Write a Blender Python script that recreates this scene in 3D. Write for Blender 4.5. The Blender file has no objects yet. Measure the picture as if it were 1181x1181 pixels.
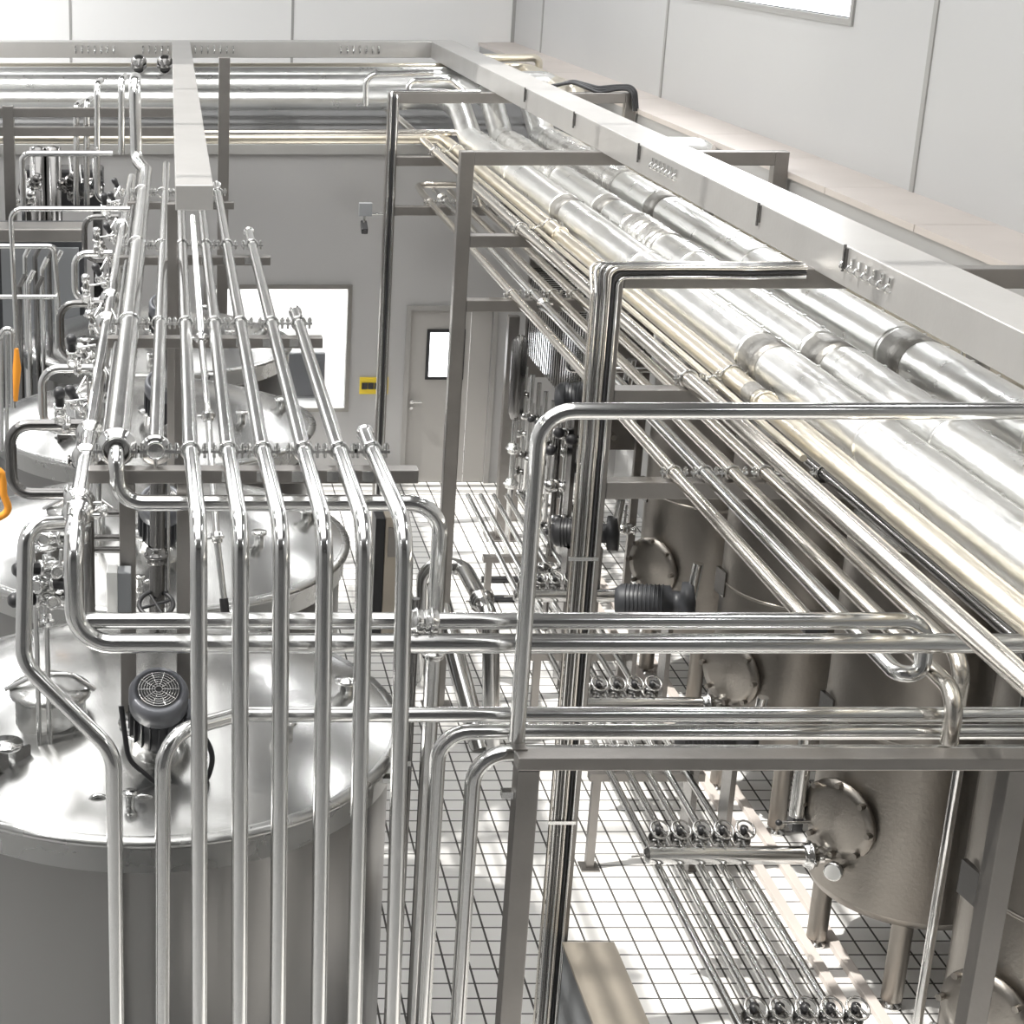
import bpy, math, random
from mathutils import Vector as V, Matrix
random.seed(7)
SC = bpy.context.scene
COL = SC.collection
# ------------------------------------------------------------------ camera model (metres; camera 6.8 m above the tiled floor)
F, CX, CY, PIT, H = 2018.0, 195.0, 590.5, math.radians(18.9), 6.8
SP, CP = math.sin(PIT), math.cos(PIT)
def at(px, py, Y=None, Z=None, X=None):
    """world point on the sight line measured in the photo, at a known depth / height / side distance"""
    a = (px-CX)/F; b = (CY-py)/F
    d = V((a, CP+b*SP, -SP+b*CP))
    if Y is not None: t = Y/d.y
    elif Z is not None: t = (Z-H)/d.z
    else: t = X/d.x
    return V((0, 0, H)) + d*t

# ------------------------------------------------------------------ materials
MATS = {}
def mat(name, col, metal=0.0, rough=0.5, bump=0.0, bscale=20, var=0.0, vscale=3, emit=None, es=1.0, stretch=None, rvar=0.0):
    m = bpy.data.materials.new(name); m.use_nodes = True
    nt = m.node_tree; b = nt.nodes['Principled BSDF']
    b.inputs['Base Color'].default_value = (*col, 1); b.inputs['Metallic'].default_value = metal
    b.inputs['Roughness'].default_value = rough
    tc = nt.nodes.new('ShaderNodeTexCoord'); mp = nt.nodes.new('ShaderNodeMapping')
    nt.links.new(tc.outputs['Object'], mp.inputs['Vector'])
    if stretch: mp.inputs['Scale'].default_value = stretch
    if var:
        n = nt.nodes.new('ShaderNodeTexNoise'); n.inputs['Scale'].default_value = vscale; n.inputs['Detail'].default_value = 4
        nt.links.new(mp.outputs[0], n.inputs['Vector'])
        r = nt.nodes.new('ShaderNodeValToRGB')
        r.color_ramp.elements[0].position = .3; r.color_ramp.elements[1].position = .7
        r.color_ramp.elements[0].color = (*[max(0, c*(1-var)) for c in col], 1)
        r.color_ramp.elements[1].color = (*[min(1, c*(1+var*.5)) for c in col], 1)
        nt.links.new(n.outputs['Fac'], r.inputs['Fac']); nt.links.new(r.outputs['Color'], b.inputs['Base Color'])
    if rvar:
        n2 = nt.nodes.new('ShaderNodeTexNoise'); n2.inputs['Scale'].default_value = 6; n2.inputs['Detail'].default_value = 3
        nt.links.new(mp.outputs[0], n2.inputs['Vector'])
        mr = nt.nodes.new('ShaderNodeMapRange'); mr.inputs['To Min'].default_value = max(0.02, rough-rvar); mr.inputs['To Max'].default_value = rough+rvar
        nt.links.new(n2.outputs['Fac'], mr.inputs['Value']); nt.links.new(mr.outputs['Result'], b.inputs['Roughness'])
    if bump:
        n3 = nt.nodes.new('ShaderNodeTexNoise'); n3.inputs['Scale'].default_value = bscale; n3.inputs['Detail'].default_value = 3
        nt.links.new(mp.outputs[0], n3.inputs['Vector'])
        bp = nt.nodes.new('ShaderNodeBump'); bp.inputs['Strength'].default_value = bump; bp.inputs['Distance'].default_value = .02
        nt.links.new(n3.outputs['Fac'], bp.inputs['Height']); nt.links.new(bp.outputs[0], b.inputs['Normal'])
    if emit:
        b.inputs['Emission Color'].default_value = (*emit, 1); b.inputs['Emission Strength'].default_value = es
    MATS[name] = m
    return m
mat('steel', (.76, .76, .75), 1, .16, rvar=.05)
mat('steel_warm', (.80, .76, .70), 1, .22, rvar=.05)
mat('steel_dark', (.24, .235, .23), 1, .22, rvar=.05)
mat('cladding', (.84, .84, .82), .95, .3, bump=.25, bscale=9, rvar=.08)
mat('cladding_crumpled', (.9, .89, .86), .9, .24, bump=.8, bscale=7, rvar=.06)
mat('cladding_warm', (.84, .78, .66), .95, .3, bump=.15, bscale=10)
mat('frame', (.31, .295, .28), .9, .36, bump=.05, bscale=60, var=.08, vscale=5)
mat('beam', (.50, .49, .475), .6, .36, bump=.05, bscale=30, var=.06, vscale=2)
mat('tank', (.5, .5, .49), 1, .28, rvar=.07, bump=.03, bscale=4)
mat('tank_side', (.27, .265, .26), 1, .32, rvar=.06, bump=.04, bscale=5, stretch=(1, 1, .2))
mat('tank_right', (.36, .335, .305), 1, .38, rvar=.05, bump=.1, bscale=40)
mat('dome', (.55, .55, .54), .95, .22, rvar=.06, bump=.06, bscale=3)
mat('black', (.025, .025, .027), 0, .42)
mat('rubber', (.05, .05, .05), 0, .6)
mat('motor', (.045, .047, .052), .1, .45)
mat('motor_light', (.13, .135, .15), .3, .4)
mat('band', (.32, .31, .29), .8, .45, bump=.3, bscale=30)
mat('white_plastic', (.82, .82, .8), 0, .4)
mat('grey_plastic', (.25, .26, .27), 0, .5)
mat('yellow', (.78, .58, .04), 0, .5)
mat('orange', (.85, .33, .03), 0, .6)
mat('box_tan', (.50, .45, .38), .6, .42, var=.1)
mat('door', (.42, .405, .385), .0, .5)
mat('door_frame', (.36, .35, .335), .2, .5)
mat('wall_inner', (.44, .435, .43), 0, .6, var=.05, vscale=.4)
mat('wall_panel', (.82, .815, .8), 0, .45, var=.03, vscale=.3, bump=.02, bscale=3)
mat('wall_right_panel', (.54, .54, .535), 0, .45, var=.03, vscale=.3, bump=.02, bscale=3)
mat('wall_left_paint', (.6, .6, .6), 0, .6)
mat('seam', (.36, .355, .34), 0, .5)
mat('cap', (.62, .565, .525), 0, .5, var=.06, vscale=1.2)
mat('roof', (.22, .22, .22), 0, .7, var=.1, vscale=.8)
mat('ceiling', (.2, .2, .2), 0, .7)
mat('pane_white', (.9, .92, .95), 0, .3, emit=(.95, .97, 1), es=2.4)
mat('lamp', (1, 1, 1), 0, .4, emit=(1, 1, 1), es=6)  # glow for the diffusers of the added lamps
mat('gauge_white', (.9, .9, .88), 0, .3)
mat('screen', (.05, .05, .055), 0, .3)
g = mat('glass', (.9, .93, .95), 0, .03); gb = g.node_tree.nodes['Principled BSDF']
gb.inputs['Transmission Weight'].default_value = .9; gb.inputs['IOR'].default_value = 1.1; gb.inputs['Alpha'].default_value = .35
# tiled floor: square white tiles, dark grout
def floor_mat():
    m = bpy.data.materials.new('floor_tiles'); m.use_nodes = True; nt = m.node_tree; b = nt.nodes['Principled BSDF']
    tc = nt.nodes.new('ShaderNodeTexCoord')
    br = nt.nodes.new('ShaderNodeTexBrick'); br.offset = 0; br.squash = 1
    br.inputs['Scale'].default_value = 1; br.inputs['Brick Width'].default_value = .171; br.inputs['Row Height'].default_value = .171
    br.inputs['Mortar Size'].default_value = .0075; br.inputs['Mortar Smooth'].default_value = .05; br.inputs['Bias'].default_value = -.2
    br.inputs['Color1'].default_value = (.88, .87, .85, 1); br.inputs['Color2'].default_value = (.8, .79, .77, 1)
    br.inputs['Mortar'].default_value = (.075, .07, .065, 1)
    nt.links.new(tc.outputs['Object'], br.inputs['Vector'])
    nt.links.new(br.outputs['Color'], b.inputs['Base Color'])
    mr = nt.nodes.new('ShaderNodeMapRange'); mr.inputs['To Min'].default_value = .3; mr.inputs['To Max'].default_value = .8
    nt.links.new(br.outputs['Fac'], mr.inputs['Value']); nt.links.new(mr.outputs['Result'], b.inputs['Roughness'])
    bp = nt.nodes.new('ShaderNodeBump'); bp.invert = True; bp.inputs['Strength'].default_value = .4; bp.inputs['Distance'].default_value = .004
    nt.links.new(br.outputs['Fac'], bp.inputs['Height']); nt.links.new(bp.outputs[0], b.inputs['Normal'])
    MATS['floor_tiles'] = m
floor_mat()

# ------------------------------------------------------------------ mesh builder
def frame_of(d):
    d = d.normalized(); up = V((0, 0, 1)) if abs(d.z) < .95 else V((1, 0, 0))
    u = d.cross(up).normalized(); v = u.cross(d).normalized()
    return u, v
def fillet(pts, rad, n=6):
    pts = [V(p) for p in pts]; out = [pts[0]]
    for i in range(1, len(pts)-1):
        a, b, c = pts[i-1], pts[i], pts[i+1]
        d1 = (a-b); d2 = (c-b); l1, l2 = d1.length, d2.length
        if l1 < 1e-6 or l2 < 1e-6: continue
        d1.normalize(); d2.normalize(); ang = d1.angle(d2)
        if ang > math.pi-.02: out.append(b); continue
        tl = min(rad/math.tan(ang/2), l1*.48, l2*.48)
        p1, p2 = b+d1*tl, b+d2*tl
        r = tl*math.tan(ang/2); cen = b+(d1+d2).normalized()*(r/math.sin(ang/2))
        e1, e2 = p1-cen, p2-cen; tot = e1.angle(e2)
        for k in range(n+1):
            s = k/n; out.append(cen + (e1*math.sin((1-s)*tot)+e2*math.sin(s*tot))/math.sin(tot))
    out.append(pts[-1]); return out
class MB:
    def __init__(s): s.v = []; s.f = []; s.sm = []
    def box(s, c, size, rot=None):
        c = V(c); x, y, z = [k/2 for k in size]; n = len(s.v)
        for dx, dy, dz in ((-x,-y,-z),(x,-y,-z),(x,y,-z),(-x,y,-z),(-x,-y,z),(x,-y,z),(x,y,z),(-x,y,z)):
            p = V((dx, dy, dz))
            if rot is not None: p = rot @ p
            s.v.append(c+p)
        for q in ((3,2,1,0),(4,5,6,7),(0,1,5,4),(1,2,6,5),(2,3,7,6),(3,0,4,7)):
            s.f.append([n+k for k in q]); s.sm.append(False)
        return s
    def span(s, a, b): return s.box([(a[k]+b[k])/2 for k in range(3)], [abs(b[k]-a[k]) for k in range(3)])
    def tube(s, pts, r, fil=0, seg=14, n=6, cap=True, radii=None):
        path = fillet(pts, fil, n) if fil else [V(p) for p in pts]
        m = len(path); base = len(s.v)
        u = None
        for i, p in enumerate(path):
            d = (path[min(i+1, m-1)]-path[max(i-1, 0)]).normalized()
            if u is None: u, v = frame_of(d)
            else:
                u = (u-d*u.dot(d)).normalized(); v = u.cross(d).normalized()
            rr = radii[i] if radii else r
            if 0 < i < m-1:
                a1 = (p-path[i-1]).normalized(); a2 = (path[i+1]-p).normalized()
                dt = max(.5, math.sqrt(max(0, (1+a1.dot(a2))/2)))
            else: dt = 1
            for k in range(seg):
                a = 2*math.pi*k/seg; s.v.append(p+(u*math.cos(a)+v*math.sin(a))*rr)
        for i in range(m-1):
            for k in range(seg):
                k2 = (k+1) % seg; s.f.append([base+i*seg+k, base+(i+1)*seg+k, base+(i+1)*seg+k2, base+i*seg+k2]); s.sm.append(True)
        if cap:
            for i in (0, m-1):
                n0 = len(s.v)
                for k in range(seg): s.v.append(s.v[base+i*seg+k].copy())
                q = list(range(n0, n0+seg)); s.f.append(q if i == 0 else q[::-1]); s.sm.append(False)
        return s
    def cyl(s, a, b, r, seg=16): return s.tube([a, b], r, seg=seg)
    def lathe(s, prof, o=(0,0,0), axis=(0,0,1), seg=40):
        """prof: list of (radius, height)"""
        o = V(o); ax = V(axis).normalized(); u, v = frame_of(ax)
        base = len(s.v); m = len(prof)
        for r, h in prof:
            for k in range(seg):
                a = 2*math.pi*k/seg; s.v.append(o+ax*h+(u*math.cos(a)+v*math.sin(a))*max(r, 1e-4))
        for i in range(m-1):
            for k in range(seg):
                k2 = (k+1) % seg; s.f.append([base+i*seg+k, base+i*seg+k2, base+(i+1)*seg+k2, base+(i+1)*seg+k]); s.sm.append(True)
        return s
    def torus(s, c, axis, R, r, seg=20, n=8, a0=0, a1=2*math.pi):
        c = V(c); ax = V(axis).normalized(); u, v = frame_of(ax)
        full = a1-a0 > 6.28
        pts = [c+(u*math.cos(a0+(a1-a0)*k/seg)+v*math.sin(a0+(a1-a0)*k/seg))*R for k in range(seg+1)]
        return s.tube(pts, r, seg=n, cap=not full)
    def build(s, name, m, parent=None, bevel=0):
        me = bpy.data.meshes.new(name)
        off = V((0, 0, 0))
        q = parent
        while q is not None: off = off+q.location; q = q.parent
        me.from_pydata([tuple(p-off) for p in s.v], [], s.f); me.update()
        for p, k in zip(me.polygons, s.sm): p.use_smooth = k
        me.materials.append(MATS[m]); o = bpy.data.objects.new(name, me); COL.objects.link(o)
        if parent is not None: o.parent = parent
        if bevel:
            b = o.modifiers.new('bevel', 'BEVEL'); b.width = bevel; b.segments = 2; b.limit_method = 'ANGLE'
        return o
def tag(o, label, cat, group=None):
    o['label'] = label; o['category'] = cat
    if group: o['group'] = group
    return o
def root(name, loc, label, cat, group=None):
    o = bpy.data.objects.new(name, None); COL.objects.link(o); o.location = loc; o.empty_display_size = .1
    return tag(o, label, cat, group)
def struct(name, mb, m, parent=None, bevel=0):
    o = mb.build(name, m, parent, bevel)
    if parent is None: o['kind'] = 'structure'
    return o
def kids(o): return [c for c in bpy.data.objects if c.parent == o]
def copy_tree(o, parent=None):
    c = o.copy(); COL.objects.link(c); c.parent = parent
    for ch in kids(o): copy_tree(ch, c)
    return c

# ================================================================== SETTING
XW, YI, YF, XL, YB0, ZC = 5.6, 21.0, 29.4, -7.0, -5.0, 9.6
struct('floor', MB().span((XL-.2, YB0-.2, -.2), (XW+.6, YF+.2, 0)), 'floor_tiles')
# ceiling with a long unseen opening, added to let the sun in
c = MB()
SX0, SX1, SY0, SY1 = -4.0, 2.2, 2.0, 20.0
c.span((XL, YB0, ZC), (SX0, YF, ZC+.15)); c.span((SX1, YB0, ZC), (XW+.2, YF, ZC+.15))
c.span((SX0, YB0, ZC), (SX1, SY0, ZC+.15)); c.span((SX0, SY1, ZC), (SX1, YF, ZC+.15))
struct('ceiling', c, 'ceiling')
w = MB(); w.span((XW, YB0, 0), (XW+.2, YF, 5.98)); w.span((XW, YB0, 7.6), (XW+.2, YF, ZC)); w.span((XW, YB0, 5.98), (XW+.2, 14.9, 7.6)); w.span((XW, 19.6, 5.98), (XW+.2, YF, 7.6))
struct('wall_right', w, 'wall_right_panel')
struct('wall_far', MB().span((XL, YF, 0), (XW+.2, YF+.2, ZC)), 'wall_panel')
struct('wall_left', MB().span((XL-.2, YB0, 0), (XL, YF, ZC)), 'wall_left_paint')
struct('wall_back', MB().span((XL, YB0-.2, 0), (XW, YB0, ZC)), 'ceiling')
# high window in the right wall
wn = MB(); wn.span((XW-.02, 14.84, 5.92), (XW+.06, 19.66, 5.98)); wn.span((XW-.02, 14.84, 7.6), (XW+.06, 19.66, 7.66)); wn.span((XW-.02, 14.84, 5.98), (XW+.06, 14.9, 7.6)); wn.span((XW-.02, 19.6, 5.98), (XW+.06, 19.66, 7.6))
wo = struct('window_1', wn, 'seam')
struct('pane', MB().span((XW+.08, 14.9, 5.98), (XW+.1, 19.6, 7.6)), 'pane_white', wo)
# panel seams of the right wall
for i, y in enumerate((6.1, 13.26, 20.4, 27.2)):
    struct('trim_%d' % (i+1), MB().span((XW-.012, y-.035, 4.8), (XW, y+.035, ZC)), 'seam')
struct('trim_5', MB().span((XW-.05, YF-.05, 4.8), (XW, YF, ZC)), 'seam')
for i, x in enumerate((2.0, -1.6, -5.2)):
    struct('trim_%d' % (i+6), MB().span((x-.02, YF-.01, 4.1), (x+.02, YF, ZC)), 'seam')
# bulkhead with pale capping slabs along the right wall
struct('trim_9', MB().span((5.06, YB0, 4.2), (XW, YF, 4.76)), 'wall_inner')
cp = MB(); y = 3.3
while y < YF:
    cp.span((5.03, y+.006, 4.76), (XW, min(y+1.7, YF)-.006, 4.81)); y += 1.7
struct('trim_10', cp, 'cap')
# inner partition wall (with window and door openings) and its flat roof
a = at(240, 333, Y=YI); b = at(397, 470, Y=YI)
wx0, wx1, wz0, wz1 = a.x, b.x, b.z, a.z
dx0, dx1, dz1 = at(466, 545, Y=YI).x, at(558, 545, Y=YI).x, at(500, 358, Y=YI).z
ZR = 4.12
m_ = MB()
m_.span((XL, YI, 0), (wx0, YI+.12, ZR)); m_.span((wx0, YI, 0), (wx1, YI+.12, wz0)); m_.span((wx0, YI, wz1), (wx1, YI+.12, ZR))
m_.span((wx1, YI, 0), (dx0, YI+.12, ZR)); m_.span((dx0, YI, dz1), (dx1, YI+.12, ZR)); m_.span((dx1, YI, 0), (XW, YI+.12, ZR))
struct('wall_inner', m_, 'wall_inner')
struct('trim_11', MB().span((XL, YI-.06, ZR-.02), (XW, YI+.2, ZR+.09)), 'seam')
struct('ceiling_inner', MB().span((XL, YI+.2, ZR), (XW, YF, ZR+.08)), 'roof')
wn = MB(); e = .05
wn.span((wx0-e, YI-.03, wz0-e), (wx1+e, YI, wz0)); wn.span((wx0-e, YI-.03, wz1), (wx1+e, YI, wz1+e)); wn.span((wx0-e, YI-.03, wz0), (wx0, YI, wz1)); wn.span((wx1, YI-.03, wz0), (wx1+e, YI, wz1))
wo = struct('window_2', wn, 'band')
struct('pane', MB().span((wx0, YI+.05, wz0), (wx1, YI+.06, wz1)), 'glass', wo)
struct('wall_office', MB().span((XL, YI+3.2, 0), (XW, YI+3.3, ZR)), 'wall_panel')
# double door
def dx(px): return at(px, 500, Y=YI).x
fr = MB(); fr.span((dx0-.06, YI-.03, 0), (dx0, YI+.1, dz1+.06)); fr.span((dx1, YI-.03, 0), (dx1+.06, YI+.1, dz1+.06)); fr.span((dx0, YI-.03, dz1), (dx1, YI+.1, dz1+.06))
do = struct('door_1', fr, 'door_frame')
lx = at(512, 360, Y=YI).x, at(512, 550, Y=YI).x
xm = dx0+(dx1-dx0)*.74
struct('door_leaf', MB().span((dx0+.005, YI+.02, .01), (xm-.005, YI+.06, dz1-.005)), 'door', do)
struct('door_leaf', MB().span((xm+.005, YI+.02, .01), (dx1-.005, YI+.06, dz1-.005)), 'door', do)
ga, gb_ = at(493, 380, Y=YI), at(534, 438, Y=YI)
gl = struct('door_window', MB().span((ga.x, YI+.005, gb_.z), (gb_.x, YI+.02, ga.z)), 'black', do)
struct('pane', MB().span((ga.x+.04, YI-.002, gb_.z+.04), (gb_.x-.04, YI+.004, ga.z-.04)), 'pane_white', gl)
hp = at(470, 463, Y=YI)
hd = MB().cyl((hp.x+.05, YI+.02, hp.z), (hp.x+.05, YI-.04, hp.z), .025); hd.tube([(hp.x+.05, YI-.04, hp.z), (hp.x+.17, YI-.04, hp.z)], .011); hd.cyl((hp.x+.05, YI+.02, hp.z-.09), (hp.x+.05, YI, hp.z-.09), .02)
struct('door_handle', hd, 'steel', do)
# glazing bars across the opening added for the sun
sk = MB()
for k in range(7):
    y = SY0+k*3.0; sk.span((SX0, y-.05, ZC+.02), (SX1, y+.05, ZC+.12))
struct('added_skylight', sk, 'frame')

# wall fittings
a, b = at(415, 435, Y=YI), at(447, 454, Y=YI)
o = MB().span((a.x, YI-.02, b.z), (b.x, YI, a.z)).build('switch_panel', 'yellow'); tag(o, 'yellow switch panel on the grey inner wall between window and door', 'switch panel')
sw = MB()
for k in (.17, .39, .61, .83):
    x = a.x+(b.x-a.x)*k; sw.span((x-.035, YI-.035, (a.z+b.z)/2-.04), (x+.035, YI-.02, (a.z+b.z)/2+.04))
sw.build('switch', 'black', o)
# office things behind the window
p = at(352, 432, Y=YI+.8)
o = root('monitor', (p.x, YI+.8, 0), 'black monitor leaning behind the inner window', 'monitor')
MB().span((p.x-.25, YI+.76, p.z-.32), (p.x+.25, YI+.8, p.z+.3)).build('screen', 'screen', o, .01)
MB().span((p.x-.04, YI+.8, .9), (p.x+.04, YI+.84, p.z+.1)).build('stand', 'black', o)
o = root('desk', (p.x, YI+1.0, 0), 'white desk behind the inner window carrying the monitor', 'desk')
MB().span((p.x-1.4, YI+.35, .86), (p.x+.6, YI+1.4, .9)).build('desktop', 'white_plastic', o)
for sx in (-1.35, .55):
    MB().span((p.x+sx-.02, YI+.4, 0), (p.x+sx+.02, YI+1.35, .86)).build('leg', 'white_plastic', o)

# ================================================================== PIPE HELPERS
def pipe(name, label, pts, r, m='steel', fil=None, group=None, cat='pipe', seg=16):
    if fil is None: fil = r*3.0
    o = MB().tube(pts, r, fil, seg=seg, n=7).build(name, m)
    return tag(o, label, cat, group)
def ring(o, p, d, r, w=.018, m='steel', name='pipe_coupling', gap=.012):
    """tri-clamp coupling: two raised collars and a strap round the pipe"""
    p = V(p); d = V(d).normalized()
    mb = MB().lathe([(r, -w*1.6), (r+gap, -w*1.2), (r+gap, -w*.3), (r+gap*1.8, -w*.2), (r+gap*1.8, w*.2), (r+gap, w*.3), (r+gap, w*1.2), (r, w*1.6)], p, d, seg=18)
    u, v = frame_of(d)
    mb.cyl(p+u*(r+gap)-v*.0, p+u*(r+gap*3.2), .009, 6)
    return mb.build(name, m, o)
def ubolt(o, p, r, barz, m='steel', axis='y'):
    """pipe clip: half strap over the pipe, lugs either side with standing bolts, short stem to the bar"""
    x, y, z = p; mb = MB()
    if axis == 'y':
        mb.torus((x, y, z), (0, 1, 0), r+.006, .007, seg=14, n=6)
        for s in (-1, 1):
            mb.box((x+s*(r+.024), y, z), (.036, .03, .012)); mb.cyl((x+s*(r+.027), y, z-.03), (x+s*(r+.027), y, z+.035), .008, 6)
            mb.cyl((x+s*(r+.027), y, z+.012), (x+s*(r+.027), y, z+.026), .014, 6)
    else:
        mb.torus((x, y, z), (1, 0, 0), r+.006, .007, seg=14, n=6)
    if z-r-barz > .002: mb.cyl((x, y, barz), (x, y, z-r), .01, 8)
    return mb.build('pipe_clip', m, o)
def rackx(ratio, D): return ratio*D/CP       # side distance of a lengthwise pipe from the slope it has in the photo

# ================================================================== MAIN OVERHEAD BEAMS
DT = 1.63; zt = H-DT
o = MB().span((3.51, 3.0, zt-.21), (3.84, 24.2, zt)).build('ceiling_beam', 'beam', bevel=.006)
tag(o, 'broad pale steel box beam running lengthwise over the insulated pipes', 'beam')
cl = MB()
for y in (9.0, 10.4, 13.2, 15.4, 17.6):
    cl.box((3.505, y, zt-.06), (.02, .03, .1)); cl.cyl((3.495, y, zt-.13), (3.495, y, zt+.01), .008, 6)
cl.build('hanger_clip', 'steel_dark', o)
for y0 in (8.4, 12.2):
    hk = MB()
    for k in range(7): hk.torus((3.5, y0+k*.1, zt-.1), (0, 1, 0), .022, .006, seg=8, n=5); hk.box((3.502, y0+k*.1, zt-.07), (.012, .02, .05))
    hk.build('cable_hook_row', 'steel', o)
o = MB().span((-6.5, 24.2, zt-.21), (3.84, 24.5, zt)).build('ceiling_beam', 'beam', bevel=.006)
tag(o, 'grey steel beam crossing the hall at the far end, above the pipes', 'beam')
for x0 in (-1.25, -.35, .35, 2.3):
    hk = MB()
    for k in range(7): hk.torus((x0+k*.085, 24.18, zt-.12), (1, 0, 0), .03, .009, seg=8, n=5); hk.box((x0+k*.085, 24.185, zt-.08), (.02, .02, .06))
    hk.build('cable_hook_row', 'steel', o)
o = MB().span((.04, 11.15, zt-.16), (.28, 24.2, zt)).build('ceiling_beam', 'beam', bevel=.006)
tag(o, 'steel box beam running lengthwise above the left bundle of pipes', 'beam')

# ================================================================== RIGHT PIPE RACK
YA, YB, YC = 19.3, 14.4, 9.48
ZL1, ZL2, ZL3 = H-1.83, H-2.51, H-3.05
XP, XR = 2.42, 4.97
tw = .115
names = {'a': 'far steel portal frame near the inner wall, with security camera on its post',
         'b': 'middle steel portal frame of the right pipe rack, bare posts without conduits',
         'c': 'near steel portal frame of the right pipe rack, wrapped in conduits'}
rackroots = {}
for key, y in (('a', YA), ('b', YB), ('c', YC)):
    o = root('portal_frame', (XP, y, 0), names[key], 'pipe rack frame', 'portal frames of the right pipe rack')
    rackroots[key] = o
    MB().span((XP-tw/2, y-tw/2, 0), (XP+tw/2, y+tw/2, ZL1)).build('post', 'frame', o, .006)
    MB().span((XR-tw/2, y-tw/2, 0), (XR+tw/2, y+tw/2, ZL1)).build('post', 'frame', o, .006)
    MB().span((XP+tw/2, y-tw/2, ZL1-.11), (XR-tw/2, y+tw/2, ZL1)).build('top_rail', 'frame', o, .006)
    for z in (ZL2, ZL3):
        MB().span((XP+tw/2, y-tw/2, z-.1), (XR-tw/2, y+tw/2, z)).build('cross_bar', 'frame', o, .006)
    for x in (XP, XR): MB().span((x-.13, y-.13, 0), (x+.13, y+.13, .015)).build('base_plate', 'frame', o)
# lower-level pipes (on the bottom cross bars)
D3 = 3.05-.04; Z3 = H-D3; r3 = .036
X1, X2, X3, X4 = [rackx(q, D3) for q in (.902, .957, 1.008, 1.065)]
Z2 = H-(2.51-.045)
YH = 6.72
o1 = pipe('process_pipe', 'leftmost pipe on the lowest rack level, ending in a black cap', [(X1+.45, 20.4, Z3+.03), (X1, 20.4, Z3+.03), (X1, 19.9, Z3), (X1, 7.25, Z3)], r3, 'steel_warm', .11, 'lower rack pipes')
MB().cyl((X1, 7.25, Z3), (X1, 7.17, Z3), r3+.014, 14).build('end_cap', 'black', o1)
zH2 = at(760, 716, Y=YH).z
o2 = pipe('process_pipe', 'polished pipe coming down the rack and looping back up across to the left', [(X2, 20.2, Z3), (X2, YH-.02, Z3), (X2+.1, YH-.02, Z3), (X2+.1, YH, zH2), (at(505, 716, Y=YH).x, YH, zH2), (at(100, 711, Y=YH).x, YH, zH2+.0)], r3, 'steel', .1, 'lower rack pipes')
o3 = pipe('process_pipe', 'third lower rack pipe, elbowing straight down behind the front frame rail', [(X3, 20.1, Z3), (X3, 6.5, Z3), (X3, 6.5, at(700, 862, Y=6.4).z-.03)], r3, 'steel_warm', .13, 'lower rack pipes')
o4 = pipe('process_pipe', 'fourth lower rack pipe, turning down at the front behind the cross pipes', [(-6, 20.1, at(300, 153, Y=20.1).z), (X4, 20.1, at(300, 153, Y=20.1).z), (X4, 19.4, Z3+.12), (X4, 18.9, Z3), (X4, 6.85, Z3), (X4, 6.85, 3.5)], r3, 'steel_warm', .13, 'lower rack pipes')
X5, X6 = rackx(1.17, D3), rackx(1.25, D3)
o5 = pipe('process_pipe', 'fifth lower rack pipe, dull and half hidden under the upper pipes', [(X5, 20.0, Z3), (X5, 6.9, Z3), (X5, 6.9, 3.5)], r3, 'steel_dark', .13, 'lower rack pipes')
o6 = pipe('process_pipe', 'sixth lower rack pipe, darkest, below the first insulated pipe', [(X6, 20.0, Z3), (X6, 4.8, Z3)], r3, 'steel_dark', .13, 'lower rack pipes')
for o, x in ((o1, X1), (o2, X2), (o3, X3), (o4, X4), (o5, X5), (o6, X6)):
    for y in (YA, YB, YC): ubolt(o, (x, y, Z3), r3, ZL3)
ring(o2, (X2, 14.0, Z3), (0, 1, 0), r3, .03); ring(o2, (X2, 19.6, Z3), (0, 1, 0), r3, .03)
ring(o2, (at(497, 716, Y=YH).x, YH, zH2), (1, 0, 0), r3, .02); ring(o2, (at(480, 716, Y=YH).x, YH, zH2), (1, 0, 0), r3, .02)
# upper-level pipes
ra, rb, rc = .044, .018, .058
def upper(label, ratio, r, m, y1, extra=None, y0=20.0, name='process_pipe', group='upper rack pipes', lift=0):
    D = 2.51-r-.004-lift; x = rackx(ratio, D); z = H-D
    pts = (extra(x, z) if extra else [(x, y0, z)])+[(x, y1, z)]
    o = pipe(name, label, pts, r, m, max(.12, r*2.2), group); return o, x, z
oa, xa, za = upper('leftmost upper rack pipe, warm polished steel, arriving from the far left', 1.115, ra, 'steel_warm', 4.9, lambda x, z: [(-6, 24.0, z), (x, 24.0, z)])
ob, xb, zb = upper('thin brass-toned pipe squeezed between the two polished upper pipes', 1.163, rb, 'cladding_warm', 8.0, lift=.02)
oc, xc_, zc = upper('thick yellowish clad pipe, second from left on the upper rack', 1.215, rc, 'cladding_warm', 4.9, lambda x, z: [(-6, 20.35, z), (x, 20.35, z)])
od, xd, zd = upper('thin dark pipe left of the first large insulated pipe', 1.283, .024, 'steel_dark', 4.9)
for o, x, z, r in ((oa, xa, za, ra), (ob, xb, zb, rb), (oc, xc_, zc, rc), (od, xd, zd, .024)):
    for y in (YA, YB, YC): ubolt(o, (x, y, z), r, ZL2, 'steel')
for y in (8.9, 14.0): MB().lathe([(rc, 0), (rc+.012, .0), (rc+.012, .03), (rc, .03)], (xc_, y, zc), (0, 1, 0), 18).build('cladding_joint', 'cladding_warm', oc)
MB().lathe([(rc+.002, 0), (rc+.002, .16)], (xc_, 9.15, zc), (0, -1, 0), 18).build('bare_section', 'band', oc)
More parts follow.
